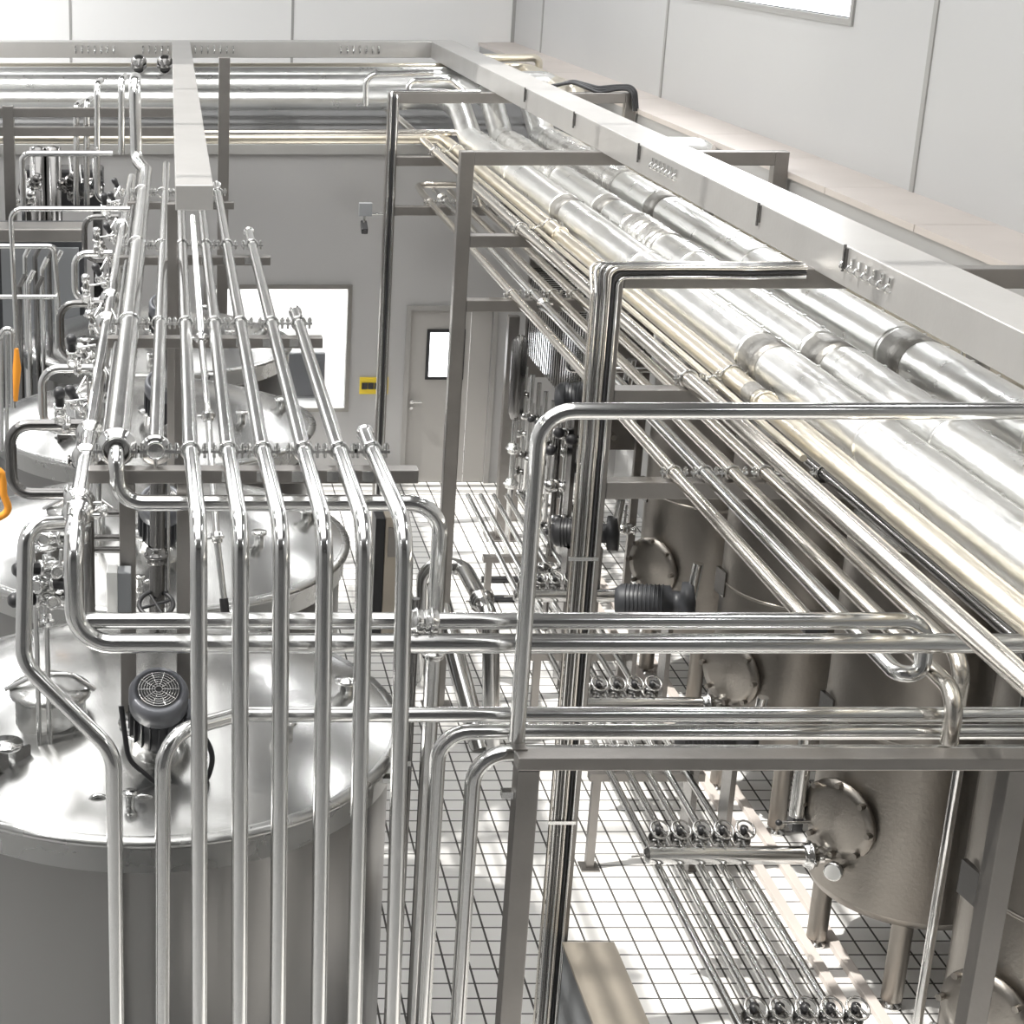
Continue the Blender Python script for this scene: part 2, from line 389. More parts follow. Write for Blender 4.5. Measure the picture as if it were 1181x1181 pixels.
# four insulated pipes
def big(label, ratio, r, yb, pyb, m='cladding', xx=None, group='large insulated pipes'):
    D = 2.51-r; x = rackx(ratio, D); z = H-D; zbk = min(at(100, pyb, Y=yb).z, zt-.21-r-.012)
    pts = [(-6.2, yb, zbk), (x, yb, zbk), (x, 20.6, zbk), (x, 19.8, z), (x, 4.6, z)]
    o = pipe('insulated_pipe', label, pts, r, m, r*1.8, group, seg=28)
    for y in (YB+.15, YC-.1):
        MB().lathe([(r, 0), (r+.004, 0), (r+.004, .30), (r, .30)], (x, y, z), (0, 1, 0), 28).build('saddle_band', 'band', o)
    for y in (YB+.47, 17.0, 12.2, YC+.24, 7.9):
        MB().lathe([(r, 0), (r+.007, .004), (r+.007, .022), (r, .026)], (x, y, z), (0, 1, 0), 28).build('cladding_joint', 'cladding', o)
    sm = MB(); a = math.radians(50); y = 5.0
    sm.span((x+r*math.cos(a)-.004, 4.8, z+r*math.sin(a)-.001), (x+r*math.cos(a)+.004, 19.6, z+r*math.sin(a)+.006))
    while y < 19.5: sm.box((x+r*math.cos(a), y, z+r*math.sin(a)+.006), (.02, .02, .012)); y += .31
    sm.build('cladding_seam', 'cladding', o)
    return o, x, z
w1 = big('leftmost large insulated pipe, smooth silver cladding', 1.335, .13, 21.75, 114)
w2 = big('second large insulated pipe, foil cladding crumpled at the far end', 1.475, .13, 22.35, 98)
w3 = big('third large insulated pipe, running directly below the overhead beam', 1.665, .145, 22.9, 80)
w4 = big('rightmost large insulated pipe, closest to the right wall', 1.85, .13, 23.5, 66, 'cladding_warm')
for (o, x, z), y0, y1 in ((w2, 12.9, 13.9), (w2, 16.6, 19.4), (w3, 16.0, 19.4)):
    n = 26; pts = [(x+.008*math.sin(k*1.7), y0+(y1-y0)*k/n, z+.006*math.cos(k*2.3)) for k in range(n+1)]
    rr = [.137+.012*random.random() for k in range(n+1)]
    if o is w3[0]: rr = [q+.014 for q in rr]
    MB().tube(pts, .14, seg=22, radii=rr).build('loose_foil_wrap', 'cladding_crumpled', o)
# pipes at right between beam and bulkhead
for k, (px, py, Y) in enumerate(((625, 62, 23.6), (650, 82, 21.6), (832, 158, 16.3))):
    p = at(px, py, Y=Y); r = (.05, .11, .11)[k]
    o = pipe(('process_pipe', 'insulated_pipe', 'insulated_pipe')[k], ('thin beige pipe poking right past the far end of the broad beam, elbowed down',
              'white clad pipe reaching right past the broad beam toward the corner, elbowed down',
              'short white clad pipe end right of the broad beam beside the bulkhead')[k], [(3.9, Y, p.z-r), (p.x-r*.6, Y, p.z-r), (p.x-r*.6, Y, p.z-.6)], r, 'cladding_warm' if k == 0 else 'cladding', r*1.8, seg=20)
# conduits over the near portal frame and down its post
yf = YC-tw/2
cnd = ['rightmost conduit on the front face of the near rack post', 'second conduit from the right on the near rack post', 'third conduit from the right on the near rack post',
       'middle conduit of the seven on the near rack post', 'third conduit from the left on the near rack post', 'second conduit from the left on the near rack post', 'leftmost conduit, just outside the near rack post']
for k in range(7):
    r = (.010, .009, .011, .009, .010, .011, .009)[k]; x = XP+.02-.0225*k; yy = yf-.014
    zt_ = ZL1-.03+.02*k; y1 = yf-.014 if k < 3 else yf+.01+.024*(k-3)
    zt_ = (ZL1-.045, ZL1-.02, ZL1+.005, ZL1+.014, ZL1+.016, ZL1+.014, ZL1+.016)[k]
    pts = [(3.46, y1, zt_+.004), (3.15, y1, zt_-.001), (2.8, y1, zt_+.003), (x, y1, zt_), (x, yy, ZL1-.14), (x, yy, .02)]
    o = pipe('conduit', cnd[k], pts, r, ('steel', 'black', 'steel_warm', 'steel', 'steel_dark', 'steel', 'steel_warm')[k], .05, 'conduits on the near rack post', 'conduit', seg=10)
    if k == 3:
        for z in (3.3, 1.6): MB().box((x, yy-.015, z), (.17, .012, .022)).build('conduit_bracket', 'steel', o)
# conduits down far portal post
for k in range(3):
    x = XP-.03+.03*k
    pts = [(3.35, YA-.04+.03*k, ZL1+.014), (x, YA-.04+.03*k, ZL1+.014), (x, YA-tw/2-.014, ZL1-.03), (x, YA-tw/2-.014, .02)]
    pipe('conduit', ['inner conduit beside the far rack post', 'middle conduit beside the far rack post', 'outer conduit beside the far rack post'][k], pts, .012, ('steel', 'black', 'steel')[k], .06, 'conduits on the far rack post', 'conduit', seg=8)
# dark cables draped along the right end of the far portal frame
for k in range(3):
    Yk = YA-.03+.03*k
    pts = [at(636+3*k, 99, Y=Yk), at(660, 95-k, Y=Yk), at(690, 107-3*k, Y=Yk), at(712, 103-2*k, Y=Yk), at(729+2*k, 103-2*k, Y=Yk-.1), at(731+2*k, 128, Y=Yk-.12)]
    pipe('cable', ['lowest black cable draped along the right end of the far rack frame', 'middle black cable draped along the right end of the far rack frame', 'highest black cable draped along the right end of the far rack frame'][k], pts, .018, 'black', .2, 'cables on the far rack frame', 'cable', seg=8)
# security camera
p = at(420, 262, Y=YA-.15)
o = root('security_camera', (p.x, YA-.15, p.z), 'small grey security camera on the far rack post', 'security camera')
MB().box((p.x, YA-.15, p.z), (.07, .18, .07), Matrix.Rotation(.4, 3, 'X')).build('camera_body', 'black', o, .01)
MB().cyl((p.x, YA-.25, p.z-.04), (p.x, YA-.24, p.z-.035), .025).build('lens', 'black', o)
MB().tube([(p.x, YA-.12, p.z+.04), (p.x, YA-.12, p.z+.14), (XP-.08, YA-.12, p.z+.14)], .014, .03).build('bracket', 'steel', o)
MB().span((p.x-.06, YA-.16, p.z+.12), (p.x+.08, YA-.08, p.z+.26)).build('junction_box', 'grey_plastic', o)

# ================================================================== FRONT FRAME (low) and CROSS PIPES
YD = 6.35
pl = at(609, 862, Y=YD); pr = at(1168, 900, Y=YD); zD = at(700, 862, Y=YD+.05).z
o = root('support_frame', (pl.x, YD, 0), 'low steel frame in front with plain rail and two posts', 'support frame')
MB().span((pl.x-.045, YD-.05, 0), (pl.x+.045, YD+.05, zD-.055)).build('post', 'frame', o, .005)
MB().span((pr.x-.045, YD-.05, 0), (pr.x+.045, YD+.05, zD-.055)).build('post', 'frame', o, .005)
MB().span((pl.x-.045, YD-.05, zD-.055), (4.6, YD+.05, zD)).build('rail', 'frame', o, .005)
tp = at(575, 915, Y=YD)
MB().box((pl.x-.07, YD, tp.z), (.05, .04, .03)).build('bracket', 'steel', o)
# H1: tall riser then to the right
ph = at(800, 474, Y=6.45); xv = at(614, 600, Y=6.45).x
pipe('process_pipe', 'polished pipe rising in front of the near post then crossing right over everything', [(xv, 6.45, zD+.005), (xv, 6.45, ph.z), (5.5, 6.45, ph.z)], .033, 'steel', .13)
MB().span((xv-.03, 6.37, zD-.0), (xv+.03, 6.5, zD+.006)).build('pipe_shoe', 'frame', bpy.data.objects['process_pipe.006'] if False else [q for q in bpy.data.objects if q.name.startswith('process_pipe')][-1])
# H3 with its left part (valve pipe of the left bundle) is built with the bundle
# H4a / H4b / H7
Y4 = 6.62
z4a, z4b, z7 = at(700, 824, Y=Y4).z, at(700, 841, Y=Y4).z, at(560, 857, Y=Y4-.05).z
pa = at(275, 826, Y=Y4); pb = at(188, 880, Y=6.37); 
pipe('process_pipe', 'cross pipe just above the front rail, bending down left beside the agitator motor', [(5.5, Y4, z4a), (pa.x, Y4, z4a), (pb.x, 6.37, at(195, 848, Y=6.37).z), (at(186, 1181, Y=6.37).x, 6.37, .0)], .033, 'steel', .14)
pc = at(505, 870, Y=Y4)
pipe('process_pipe', 'cross pipe over the front rail turning down left of the second riser', [(5.5, Y4-.0, z4b-.012), (pc.x, Y4, z4b-.012), (pc.x, Y4, 0)], .034, 'steel', .13)
pd_ = at(546, 890, Y=Y4-.1)
pipe('process_pipe', 'riser with elbow just left of the front frame post, ending behind the rail', [(4.4, Y4-.1, z7-.02), (pd_.x, Y4-.1, z7-.02), (pd_.x, Y4-.1, 0)], .034, 'steel', .14)

# ================================================================== LEFT BUNDLE
DB = 2.18; ZB = H-DB; DV = 2.4; ZV = H-DV
def yat(py, D): # depth where a line at drop D shows at image row py
    b = (CY-py)/F; t = D/(SP-b*CP); return t*(CP+b*SP)
YE = 6.2
sup = [yat(q, DB+.05) for q in (533, 383, 291, 229)]
rbun = .0335
xs = [.09, .237, .378, .54, .688, .826]
start = [yat(q, DB) for q in (200, 196, 214, 268, 360, 500)]
botpx = [230, 276, 320, 367, 408, 452]
toppx = [229, 277, 324, 374, 420, 466]
labs = ['first of the six bundle pipes from the left, bending down to the floor', 'second of the six bundle pipes from the left, bending down',
        'third of the six bundle pipes from the left, bending down', 'fourth of the six bundle pipes from the left, starting midway back',
        'fifth of the six bundle pipes, starting in front of the inner window', 'shortest, rightmost bundle pipe, starting at the nearest support bar']
ZF = ZB
bun = []
for k in range(6):
    tpt = at(toppx[k], 640, Y=YE); bpt = at(botpx[k], 1181, Y=YE)
    dirv = (bpt-tpt).normalized(); low = tpt+dirv*(tpt.z/-dirv.z)
    Ye2 = YE+.0
    x0 = rackx([.040, .110, .174, .2495, .316, .377][k], DB)
    xe = tpt.x-dirv.x/dirv.z*(tpt.z-ZB)*-1 if False else tpt.x
    o = pipe('process_pipe', labs[k], [(x0, start[k], ZB), (x0+(xe-x0)*.0, sup[0]+.1, ZB), (xe, YE, ZB), (low.x, YE, low.z+.001)], rbun, 'steel', .16, 'six pipes of the left bundle')
    bun.append((o, x0))
    MB().lathe([(rbun-.002, -.006), (rbun+.006, 0), (rbun+.004, .03), (rbun-.01, .045), (0, .052)], (x0, start[k], ZB), (0, 1, 0), 16).build('end_cap', 'steel', o)
    for y in sup:
        if y < start[k]: ubolt(o, (x0, y, ZB), rbun, ZB-.075)
# pipe with round end cap and thick header pipe
x1_ = rackx(-.025, DB)
ys, yt = yat(518, DB), yat(190, DB)
oc1 = pipe('process_pipe', 'straight header pipe ending toward us in a flat round cap', [(x1_+.035, yt, ZB), (x1_, ys, ZB)], .034)
MB().lathe([(0, -.03), (.06, -.03), (.068, -.02), (.068, 0), (.034, .014), (.034, .03)], (x1_, ys, ZB), (0, 1, 0), 22).build('blank_flange', 'steel', oc1)
for y in sup: ubolt(oc1, (x1_, y, ZB), .034, ZB-.075)
x0_ = rackx(-.098, DB); ys0 = yat(517, DB); rh = .056
oc0 = pipe('header_pipe', 'thickest polished header pipe of the left bundle', [(at(155, 96, Y=yt).x, yt+.5, at(155, 96, Y=yt).z), (at(155, 96, Y=yt).x, yt, at(155, 96, Y=yt).z), (at(157, 150, Y=yt).x, yt, ZB+.05), (x0_+.02, yt-.4, ZB), (x0_, ys0, ZB)], rh, 'steel', .1, seg=22)
MB().lathe([(rh, -.05), (rh+.012, -.04), (rh+.012, -.012), (rh+.03, -.008), (rh+.03, .018), (rh+.012, .022), (rh+.012, .04), (rh, .05)], (x0_, ys0+.02, ZB), (0, 1, 0), 24).build('pipe_coupling', 'steel', oc0)
for y in sup: ubolt(oc0, (x0_, y, ZB), rh, ZB-.075)
# H0: continues from the header: down, right, down
Y0 = ys0-.12; zH0 = at(300, 580, Y=Y0).z; xr0 = at(506, 640, Y=Y0).x
oh0 = pipe('process_pipe', 'pipe leaving the thick header, crossing right behind the bundle then down', [(x0_, ys0+.01, ZB), (x0_, Y0, ZB), (x0_+.015, Y0, zH0), (xr0, Y0, zH0), (xr0, Y0, 0)], .036, 'steel', .14)
ring(oh0, (xr0, Y0, at(500, 752, Y=Y0).z), (0, 0, 1), .036, .02)
# companion risers next to H0's down leg
for k in range(2):
    x = xr0-.075-.035*k
    o = pipe('conduit', ['dark conduit riser left of the crossing pipe down leg', 'black outer conduit riser left of the crossing pipe down leg'][k], [(x+.0, Y0+.1, at(500, 700, Y=Y0).z), (x, Y0+.1, 0)], .02, 'steel_dark' if k == 0 else 'black', .05, 'conduit risers by the big tank', 'conduit', seg=10)
    MB().box((x-.04, Y0+.06, at(475, 885+20*k, Y=Y0).z), (.09, .05, .025)).build('conduit_bracket', 'steel', o)
# valve pipe (left of header) running down the row and turning into the H3 cross pipe
xv_ = rackx(-.153, DV); rv = .042
yv0, yv1 = yat(205, DV), YH-.05
YH3 = YH-.0
pz = at(86, 700, Y=yv1-.05)
zH3 = at(700, 742, Y=YH3-.05).z
ov = pipe('valve_header_pipe', 'long pipe with clamp couplings at left, turning down then crossing right low', [(xv_+.03, yv0, ZV), (xv_, yv1, ZV), (at(86, 700, Y=yv1).x, yv1, zH3), (5.3, yv1, zH3)], rv, 'steel', .15, seg=20)
for q, w_ in ((594, .024), (580, .02), (528, .014), (500, .03), (372, .03), (345, .03), (262, .02)):
    ring(ov, (xv_+.003, yat(q, DV), ZV), (0, 1, 0), rv, w_, gap=.016)
# small pipe parallel
pipe('process_pipe', 'slim pipe running beside the thick header on its left', [(rackx(-.122, DB+.12), yv0, ZB-.1), (rackx(-.122, DB+.12), yat(540, DB+.12), ZB-.1)], .016, 'steel_dark')

# supports of the left bundle
slab = ['nearest support bar of the left bundle, in front of the second tank', 'second support bar of the left bundle, across the inner window', 'third support bar of the left bundle', 'farthest support bar of the left bundle']
endpx = [482, 372, 312, 270]
tanky = [7.62, 10.15, 12.75, 15.35]
TX, TR, TZ = -.12, 1.2, H-3.64
def domez(x, y):
    best = 0
    for ty in tanky:
        q = ((x-TX)**2+(y-ty)**2)/TR**2
        if q < 1: best = max(best, TZ+.26*(1-q))
    return best
for k, y in enumerate(sup):
    xe = at(endpx[k], (535, 385, 293, 230)[k], Y=y).x
    o = root('bundle_support', (.0, y, 0), slab[k], 'support bar', 'support bars of the left bundle')
    MB().span((x0_-.12, y-.04, ZB-.135), (xe, y+.04, ZB-.075)).build('cross_bar', 'frame', o, .004)
    for px_ in ((147, 213) if k == 0 else (208,)):
        x = at(px_, (600, 420, 320, 250)[k], Y=y).x; zb0 = domez(x, y)
        MB().span((x-.035, y-.035, zb0), (x+.035, y+.035, ZB-.135)).build('post', 'frame', o, .004)
    x = x0_+.05
    for j in range(6):
        xx = .1+.15*j
        if xx < xe-.05: MB().box((xx, y-.045, ZB-.1), (.05, .012, .045)).build('fixing_plate', 'steel', o)
# column under the left beam
o = root('steel_column', (.08, 11.45, 0), 'dark steel column between tanks carrying the left overhead beam', 'column')
MB().span((-.014, 11.42, 0), (.054, 11.50, zt-.16)).build('post', 'frame', o, .004)
MB().span((-.06, 11.35, 0), (.22, 11.55, .015)).build('base_plate', 'frame', o)

# V-left1: pipe from the valve stack, slanting to the tank front and down
YV = 6.33
pipe('process_pipe', 'far left pipe slanting down over the big tank then vertical', [(at(70, 604, Y=6.75).x, 6.75, at(70, 604, Y=6.75).z), (at(30, 606, Y=6.65).x, 6.65, at(30, 606, Y=6.65).z), (at(27, 775, Y=6.5).x, 6.5, at(27, 765, Y=6.5).z), (at(131, 868, Y=YV).x, YV, at(131, 868, Y=YV).z), (at(137, 1181, Y=YV).x, YV, .0)], .034, 'steel', .15)
# ================================================================== VALVES (helper parts)
def valve(label, p, up=(0, 0, 1), s=1.0, m='steel', handle=True, name='valve', group=None):
    """small hygienic valve: flanged body, bonnet, black actuator cap, lever"""
    p = V(p); u = V(up).normalized(); a, b = frame_of(u)
    o = root(name, p, label, 'valve', group)
    mb = MB(); mb.lathe([(.0, -.06*s), (.034*s, -.06*s), (.034*s, -.045*s), (.022*s, -.04*s), (.03*s, -.015*s), (.03*s, .015*s), (.022*s, .04*s), (.034*s, .045*s), (.034*s, .06*s), (0, .06*s)], p, u, 16)
    mb.cyl(p-a*.05*s, p+a*.05*s, .02*s, 12); mb.torus(p+a*.05*s, a, .024*s, .007*s, 12, 6); mb.torus(p-a*.05*s, a, .024*s, .007*s, 12, 6)
    mb.build('body', m, o)
    MB().lathe([(0, .06*s), (.024*s, .06*s), (.024*s, .11*s), (.03*s, .115*s), (.03*s, .15*s), (.018*s, .165*s), (0, .165*s)], p, u, 14).build('actuator', 'black' if random.random() < .28 else ('steel' if random.random() < .6 else 'steel_dark'), o)
    if handle:
        MB().tube([p+u*.08*s, p+u*.085*s+b*.06*s, p+u*.1*s+b*.14*s], .007*s, .02, seg=8).build('handle', 'steel', o)
    return o
vl = ['nearest', 'second', 'third', 'fourth', 'fifth', 'sixth']
loopY = [yat(q, DV) for q in (490, 425, 350, 292, 250)]
for k, y in enumerate(loopY):
    xl = xv_-.40+.03*k; z0, z1 = ZV+.0, ZV-.36
    if k > 0: xl = xv_-.32
    o = pipe('loop_pipe', '%s C-shaped pipe loop hanging off the valve header, counted from the front' % vl[k], [(xv_-.035, y, z0), (xl, y, z0), (xl, y, z1), (xv_-.02, y, z1-.0), (xv_-.02, y, domez(xv_-.02, y) or z1-.3)], .03 if k == 0 else .025, 'steel_dark' if k % 2 == 0 else 'steel', .1, 'C-shaped loops on the valve header')
    ring(o, (xv_-.12, y, z0), (1, 0, 0), .03 if k == 0 else .025, .014, gap=.012)
    ring(o, (xv_-.12, y, z1), (1, 0, 0), .03 if k == 0 else .025, .014, gap=.012)
    for j, (dx_, dz_, up) in enumerate(((-.15, .0, (0, -.3, 1)), (-.06, -.17, (0, -1, .2)), (.02, -.45, (-1, -.2, 0)))):
        valve('%s valve on the %s C-shaped loop from the front' % (('upper', 'middle', 'lower')[j], vl[k]), (xv_+dx_, y-.045*(j == 1)-.0, z0+dz_ + (.05 if j == 0 else 0)), up, .95, 'steel' if j != 1 else 'steel_dark', True, group='valves on the left loops')
# dense valve cluster along header further back
for k in range(16):
    y = 8.2+k*.55; side = -1 if k % 2 else 1
    valve('%s small valve clamped %s the long valve header, numbered back from the front' % (['front', 'next', 'third', 'fourth', 'fifth', 'sixth', 'seventh', 'eighth', 'ninth', 'tenth', 'eleventh', 'twelfth', 'thirteenth', 'fourteenth', 'fifteenth', 'rearmost'][k], 'left of' if side < 0 else 'right of'),
          (xv_+side*(.075 if side < 0 else .07), y, ZV-.06+.05*math.sin(k*2.1)), (side*.4, -.5, .9), .9, 'steel', k % 3 != 0, group='small valves along the valve header')
# stack of valves near x=55 px
for k, (px, py) in enumerate(((56, 618), (62, 655), (48, 672), (57, 690))):
    p = at(px, py, Y=6.95)
    valve('%s valve of the stack beside the slanting pipe, above the big tank' % ('topmost', 'second', 'third', 'lowest')[k], p, (-1 if k % 2 else 1, -.4, .1), 1.1, 'steel', True, group='valve stack above the big tank')
p0, p1 = at(52, 640, Y=7.0), at(50, 790, Y=7.0)
o = pipe('sight_tube', 'twin slim tubes dropping from the valve stack onto the tank lid', [p0, (p0.x, 7.0, 3.25)], .012, 'steel', 0)
MB().cyl((p0.x-.045, 7.0, p0.z-.1), (p0.x-.045, 7.0, 3.3), .012, 10).build('second_tube', 'steel', o)
ring(o, (p0.x, 7.0, p0.z-.3), (0, 0, 1), .012, .02)

# ================================================================== LEFT TANKS
proto = root('storage_tank', (TX, tanky[0], 0), 'largest, nearest steel tank at lower left with motor on its domed lid', 'tank', 'row of tanks on the left')
ty = tanky[0]
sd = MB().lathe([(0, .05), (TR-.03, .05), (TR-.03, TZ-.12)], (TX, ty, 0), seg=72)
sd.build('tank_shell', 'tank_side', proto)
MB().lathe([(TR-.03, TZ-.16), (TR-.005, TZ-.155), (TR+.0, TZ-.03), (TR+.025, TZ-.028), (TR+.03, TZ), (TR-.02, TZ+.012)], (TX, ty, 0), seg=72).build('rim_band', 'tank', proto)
n = 16
MB().lathe([(TR*math.cos(i/n*math.pi/2)*.985, TZ+.01+.25*(1-math.cos(i/n*math.pi/2)**2)) for i in range(n+1)], (TX, ty, 0), seg=72).build('domed_lid', 'dome', proto)
for k in range(4):
    a = math.radians(45+90*k); MB().cyl((TX+.9*math.cos(a), ty+.9*math.sin(a), 0), (TX+.9*math.cos(a), ty+.9*math.sin(a), .1), .06).build('foot', 'steel', proto)
# agitator
mc = at(183, 795, Z=3.72)
ax = V((0.02, -.5, .866)).normalized(); u_, v_ = frame_of(ax)
ag = MB().lathe([(0, -.50), (.12, -.50), (.12, -.46), (.07, -.44), (.07, -.34), (.105, -.32), (.112, -.30), (.112, -.09), (0, -.08)], mc, ax, 24).build('agitator_motor', 'motor', proto)
MB().lathe([(.112, -.12), (.125, -.11), (.128, -.03), (.118, -.006), (.1, 0), (.098, -.005), (.0, -.006)], mc, ax, 28).build('fan_cover', 'motor_light', ag)
gr = MB()
for q in range(7): gr.torus(mc+ax*.001, ax, .016+.0115*q, .0018, 24, 5)
for q in range(10):
    a = q/10*2*math.pi; gr.cyl(mc+ax*.002+(u_*math.cos(a)+v_*math.sin(a))*.015, mc+ax*.002+(u_*math.cos(a)+v_*math.sin(a))*.088, .0016, 5)
gr.build('fan_grille', 'steel', ag)
MB().lathe([(0, .0015), (.092, .0015)], mc-ax*.004, ax, 24).build('grille_recess', 'black', ag)
fn = MB()
for q in range(20):
    a = q/20*2*math.pi; d = u_*math.cos(a)+v_*math.sin(a)
    rot = Matrix((d, ax.cross(d), ax)).transposed(); fn.box(mc-ax*.2+d*.118, (.02, .006, .17), rot)
fn.build('cooling_fins', 'motor', ag)
MB().box(mc-ax*.19+u_*-.15, (.07, .1, .1), Matrix((u_, v_, ax)).transposed()).build('terminal_box', 'motor_light', ag, .006)
MB().lathe([(.13, 0), (.13, .14), (.17, .145), (.17, .165), (0, .165)], (mc.x-.01, mc.y+.26, TZ+.12), (0, 0, 1), 24).build('mounting_nozzle', 'steel', proto)
# manway and nozzles on lid
pm = at(58, 800, Z=TZ+.3)
mw = MB().lathe([(.16, -.2), (.16, .0), (.185, .005), (.185, .03), (.15, .045), (.09, .075), (0, .09)], pm, (0, 0, 1), 28).build('manway', 'tank', proto)
hb = MB().tube([pm+V((-.2, -.02, .03)), pm+V((-.05, -.06, .12)), pm+V((.1, -.06, .12)), pm+V((.2, -.02, .03))], .013, .04, seg=8)
hb.build('clamp_bar', 'steel', mw)
for (px, py, r) in ((8, 880, .05), (330, 860, .03), (400, 800, .04), (150, 925, .02), (270, 700, .03)):
    q = at(px, py, Z=TZ+.1); zz = TZ+.26*(1-min(1, ((q.x-TX)**2+(q.y-ty)**2)/TR**2))
    nz = MB().lathe([(r, -.02), (r, .07), (r*1.5, .072), (r*1.5, .09), (0, .092)], (q.x, q.y, zz), (0, 0, 1), 18).build('nozzle', 'steel', proto)
lg = MB(); q = at(140, 930, Z=TZ+.04)
for dx_ in (-.06, .06): lg.torus((q.x+dx_*1.6, q.y, TZ+.05), (0, 1, .1), .045, .01, 14, 6)
lg.build('lifting_eye', 'steel', proto)
q = at(10, 885, Z=TZ+.1)
rot = Matrix.Rotation(.6, 3, 'Z')
MB().box((q.x, q.y, TZ+.12), (.22, .012, .12), rot).box((q.x+.01, q.y+.04, TZ+.08), (.24, .1, .02), rot).build('lifting_bracket', 'steel_dark', proto)
# motor cable
tlab = ['second tank of the left row, seen under the crossing pipes', 'third tank of the left row, dome behind the second support bar', 'farthest tank of the left row, below the inner window']
for k in range(3):
    c_ = copy_tree(proto); c_.location = (TX, tanky[k+1], 0); c_['label'] = tlab[k]
cb = [mc+V((.13, .1, -.18)), mc+V((.24, .02, -.3)), mc+V((.2, .06, -.5)), mc+V((.02, .0, -.47)), mc+V((-.13, 0, -.33)), mc+V((-.16, .05, -.1))]
pipe('cable', 'black cable looping round the agitator motor on the nearest tank', cb, .012, 'black', .12, cat='cable', seg=8)
# control box on support post
p = at(138, 683, Y=sup[0]-.1)
o = root('control_box', p, 'white and grey electrical box on the nearest bundle support post', 'electrical box')
MB().span((p.x-.055, p.y-.05, p.z-.11), (p.x-.008, p.y+.05, p.z+.11)).build('cover', 'white_plastic', o, .004)
MB().span((p.x-.008, p.y-.045, p.z-.105), (p.x+.05, p.y+.05, p.z+.105)).build('housing', 'grey_plastic', o, .004)
# dark vertical pipe with handwheel valve
px_ = at(180, 600, Y=8.2); pb2 = at(180, 690, Y=8.2)
o = root('gate_valve', (px_.x, 8.2, pb2.z), 'dark vertical pipe with spoked handwheel between the tank lids', 'valve')
MB().tube([(px_.x+.01, 8.2, at(185, 555, Y=8.2).z), (px_.x, 8.2, 3.2)], .04).build('stem_pipe', 'steel_dark', o)
hw = MB().torus((px_.x, 8.12, pb2.z), (0, -.5, 1), .085, .012, 24, 8)
for q in range(4):
    a = q*math.pi/2+.4; hw.cyl((px_.x, 8.12, pb2.z), (px_.x+.085*math.cos(a), 8.12+.075*math.sin(a), pb2.z+.03*math.sin(a)), .008, 6)
hw.build('handwheel', 'black', o); ring(o, (px_.x, 8.2, at(180, 640, Y=8.2).z), (0, 0, 1), .04, .03, 'steel_dark')
MB().tube([(px_.x+.06, 8.2, at(185, 540, Y=8.2).z), (px_.x+.14, 8.2, at(185, 540, Y=8.2).z)], .01).tube([(px_.x+.06, 8.2, at(185, 540, Y=8.2).z), (px_.x+.06, 8.2, 3.3)], .01).build('side_tube', 'steel', o)
# thin hose descending right of it
pts = [at(222, 250, Y=10.6), at(232, 390, Y=9.4), at(240, 480, Y=8.9), at(250, 620, Y=8.5), at(258, 690, Y=8.4)]
o = pipe('sampling_tube', 'slim jointed tube threading down between the first and second bundle pipes', pts, .018, 'steel', .1, seg=10)
for i in (1, 2, 3): ring(o, pts[i], pts[i+1]-pts[i-1], .018, .02)
MB().cyl(pts[-1], pts[-1]+V((.01, -.03, -.1)), .024, 10).build('black_nozzle', 'black', o)

# slim cross pipes on the second tank level (left side, around y 600-650 px)
for k, (py, lab) in enumerate(((592, 'upper'), (620, 'middle'), (634, 'lower'))):
    a = at(100, py, Y=8.6); b = at(148, py, Y=8.6)
    pipe('branch_pipe', '%s of three short branch pipes right of the valve header' % lab, [(a.x, 8.6, a.z), (b.x, 8.6, b.z)], .018, 'steel_dark', 0, 'short branch pipes', seg=10)

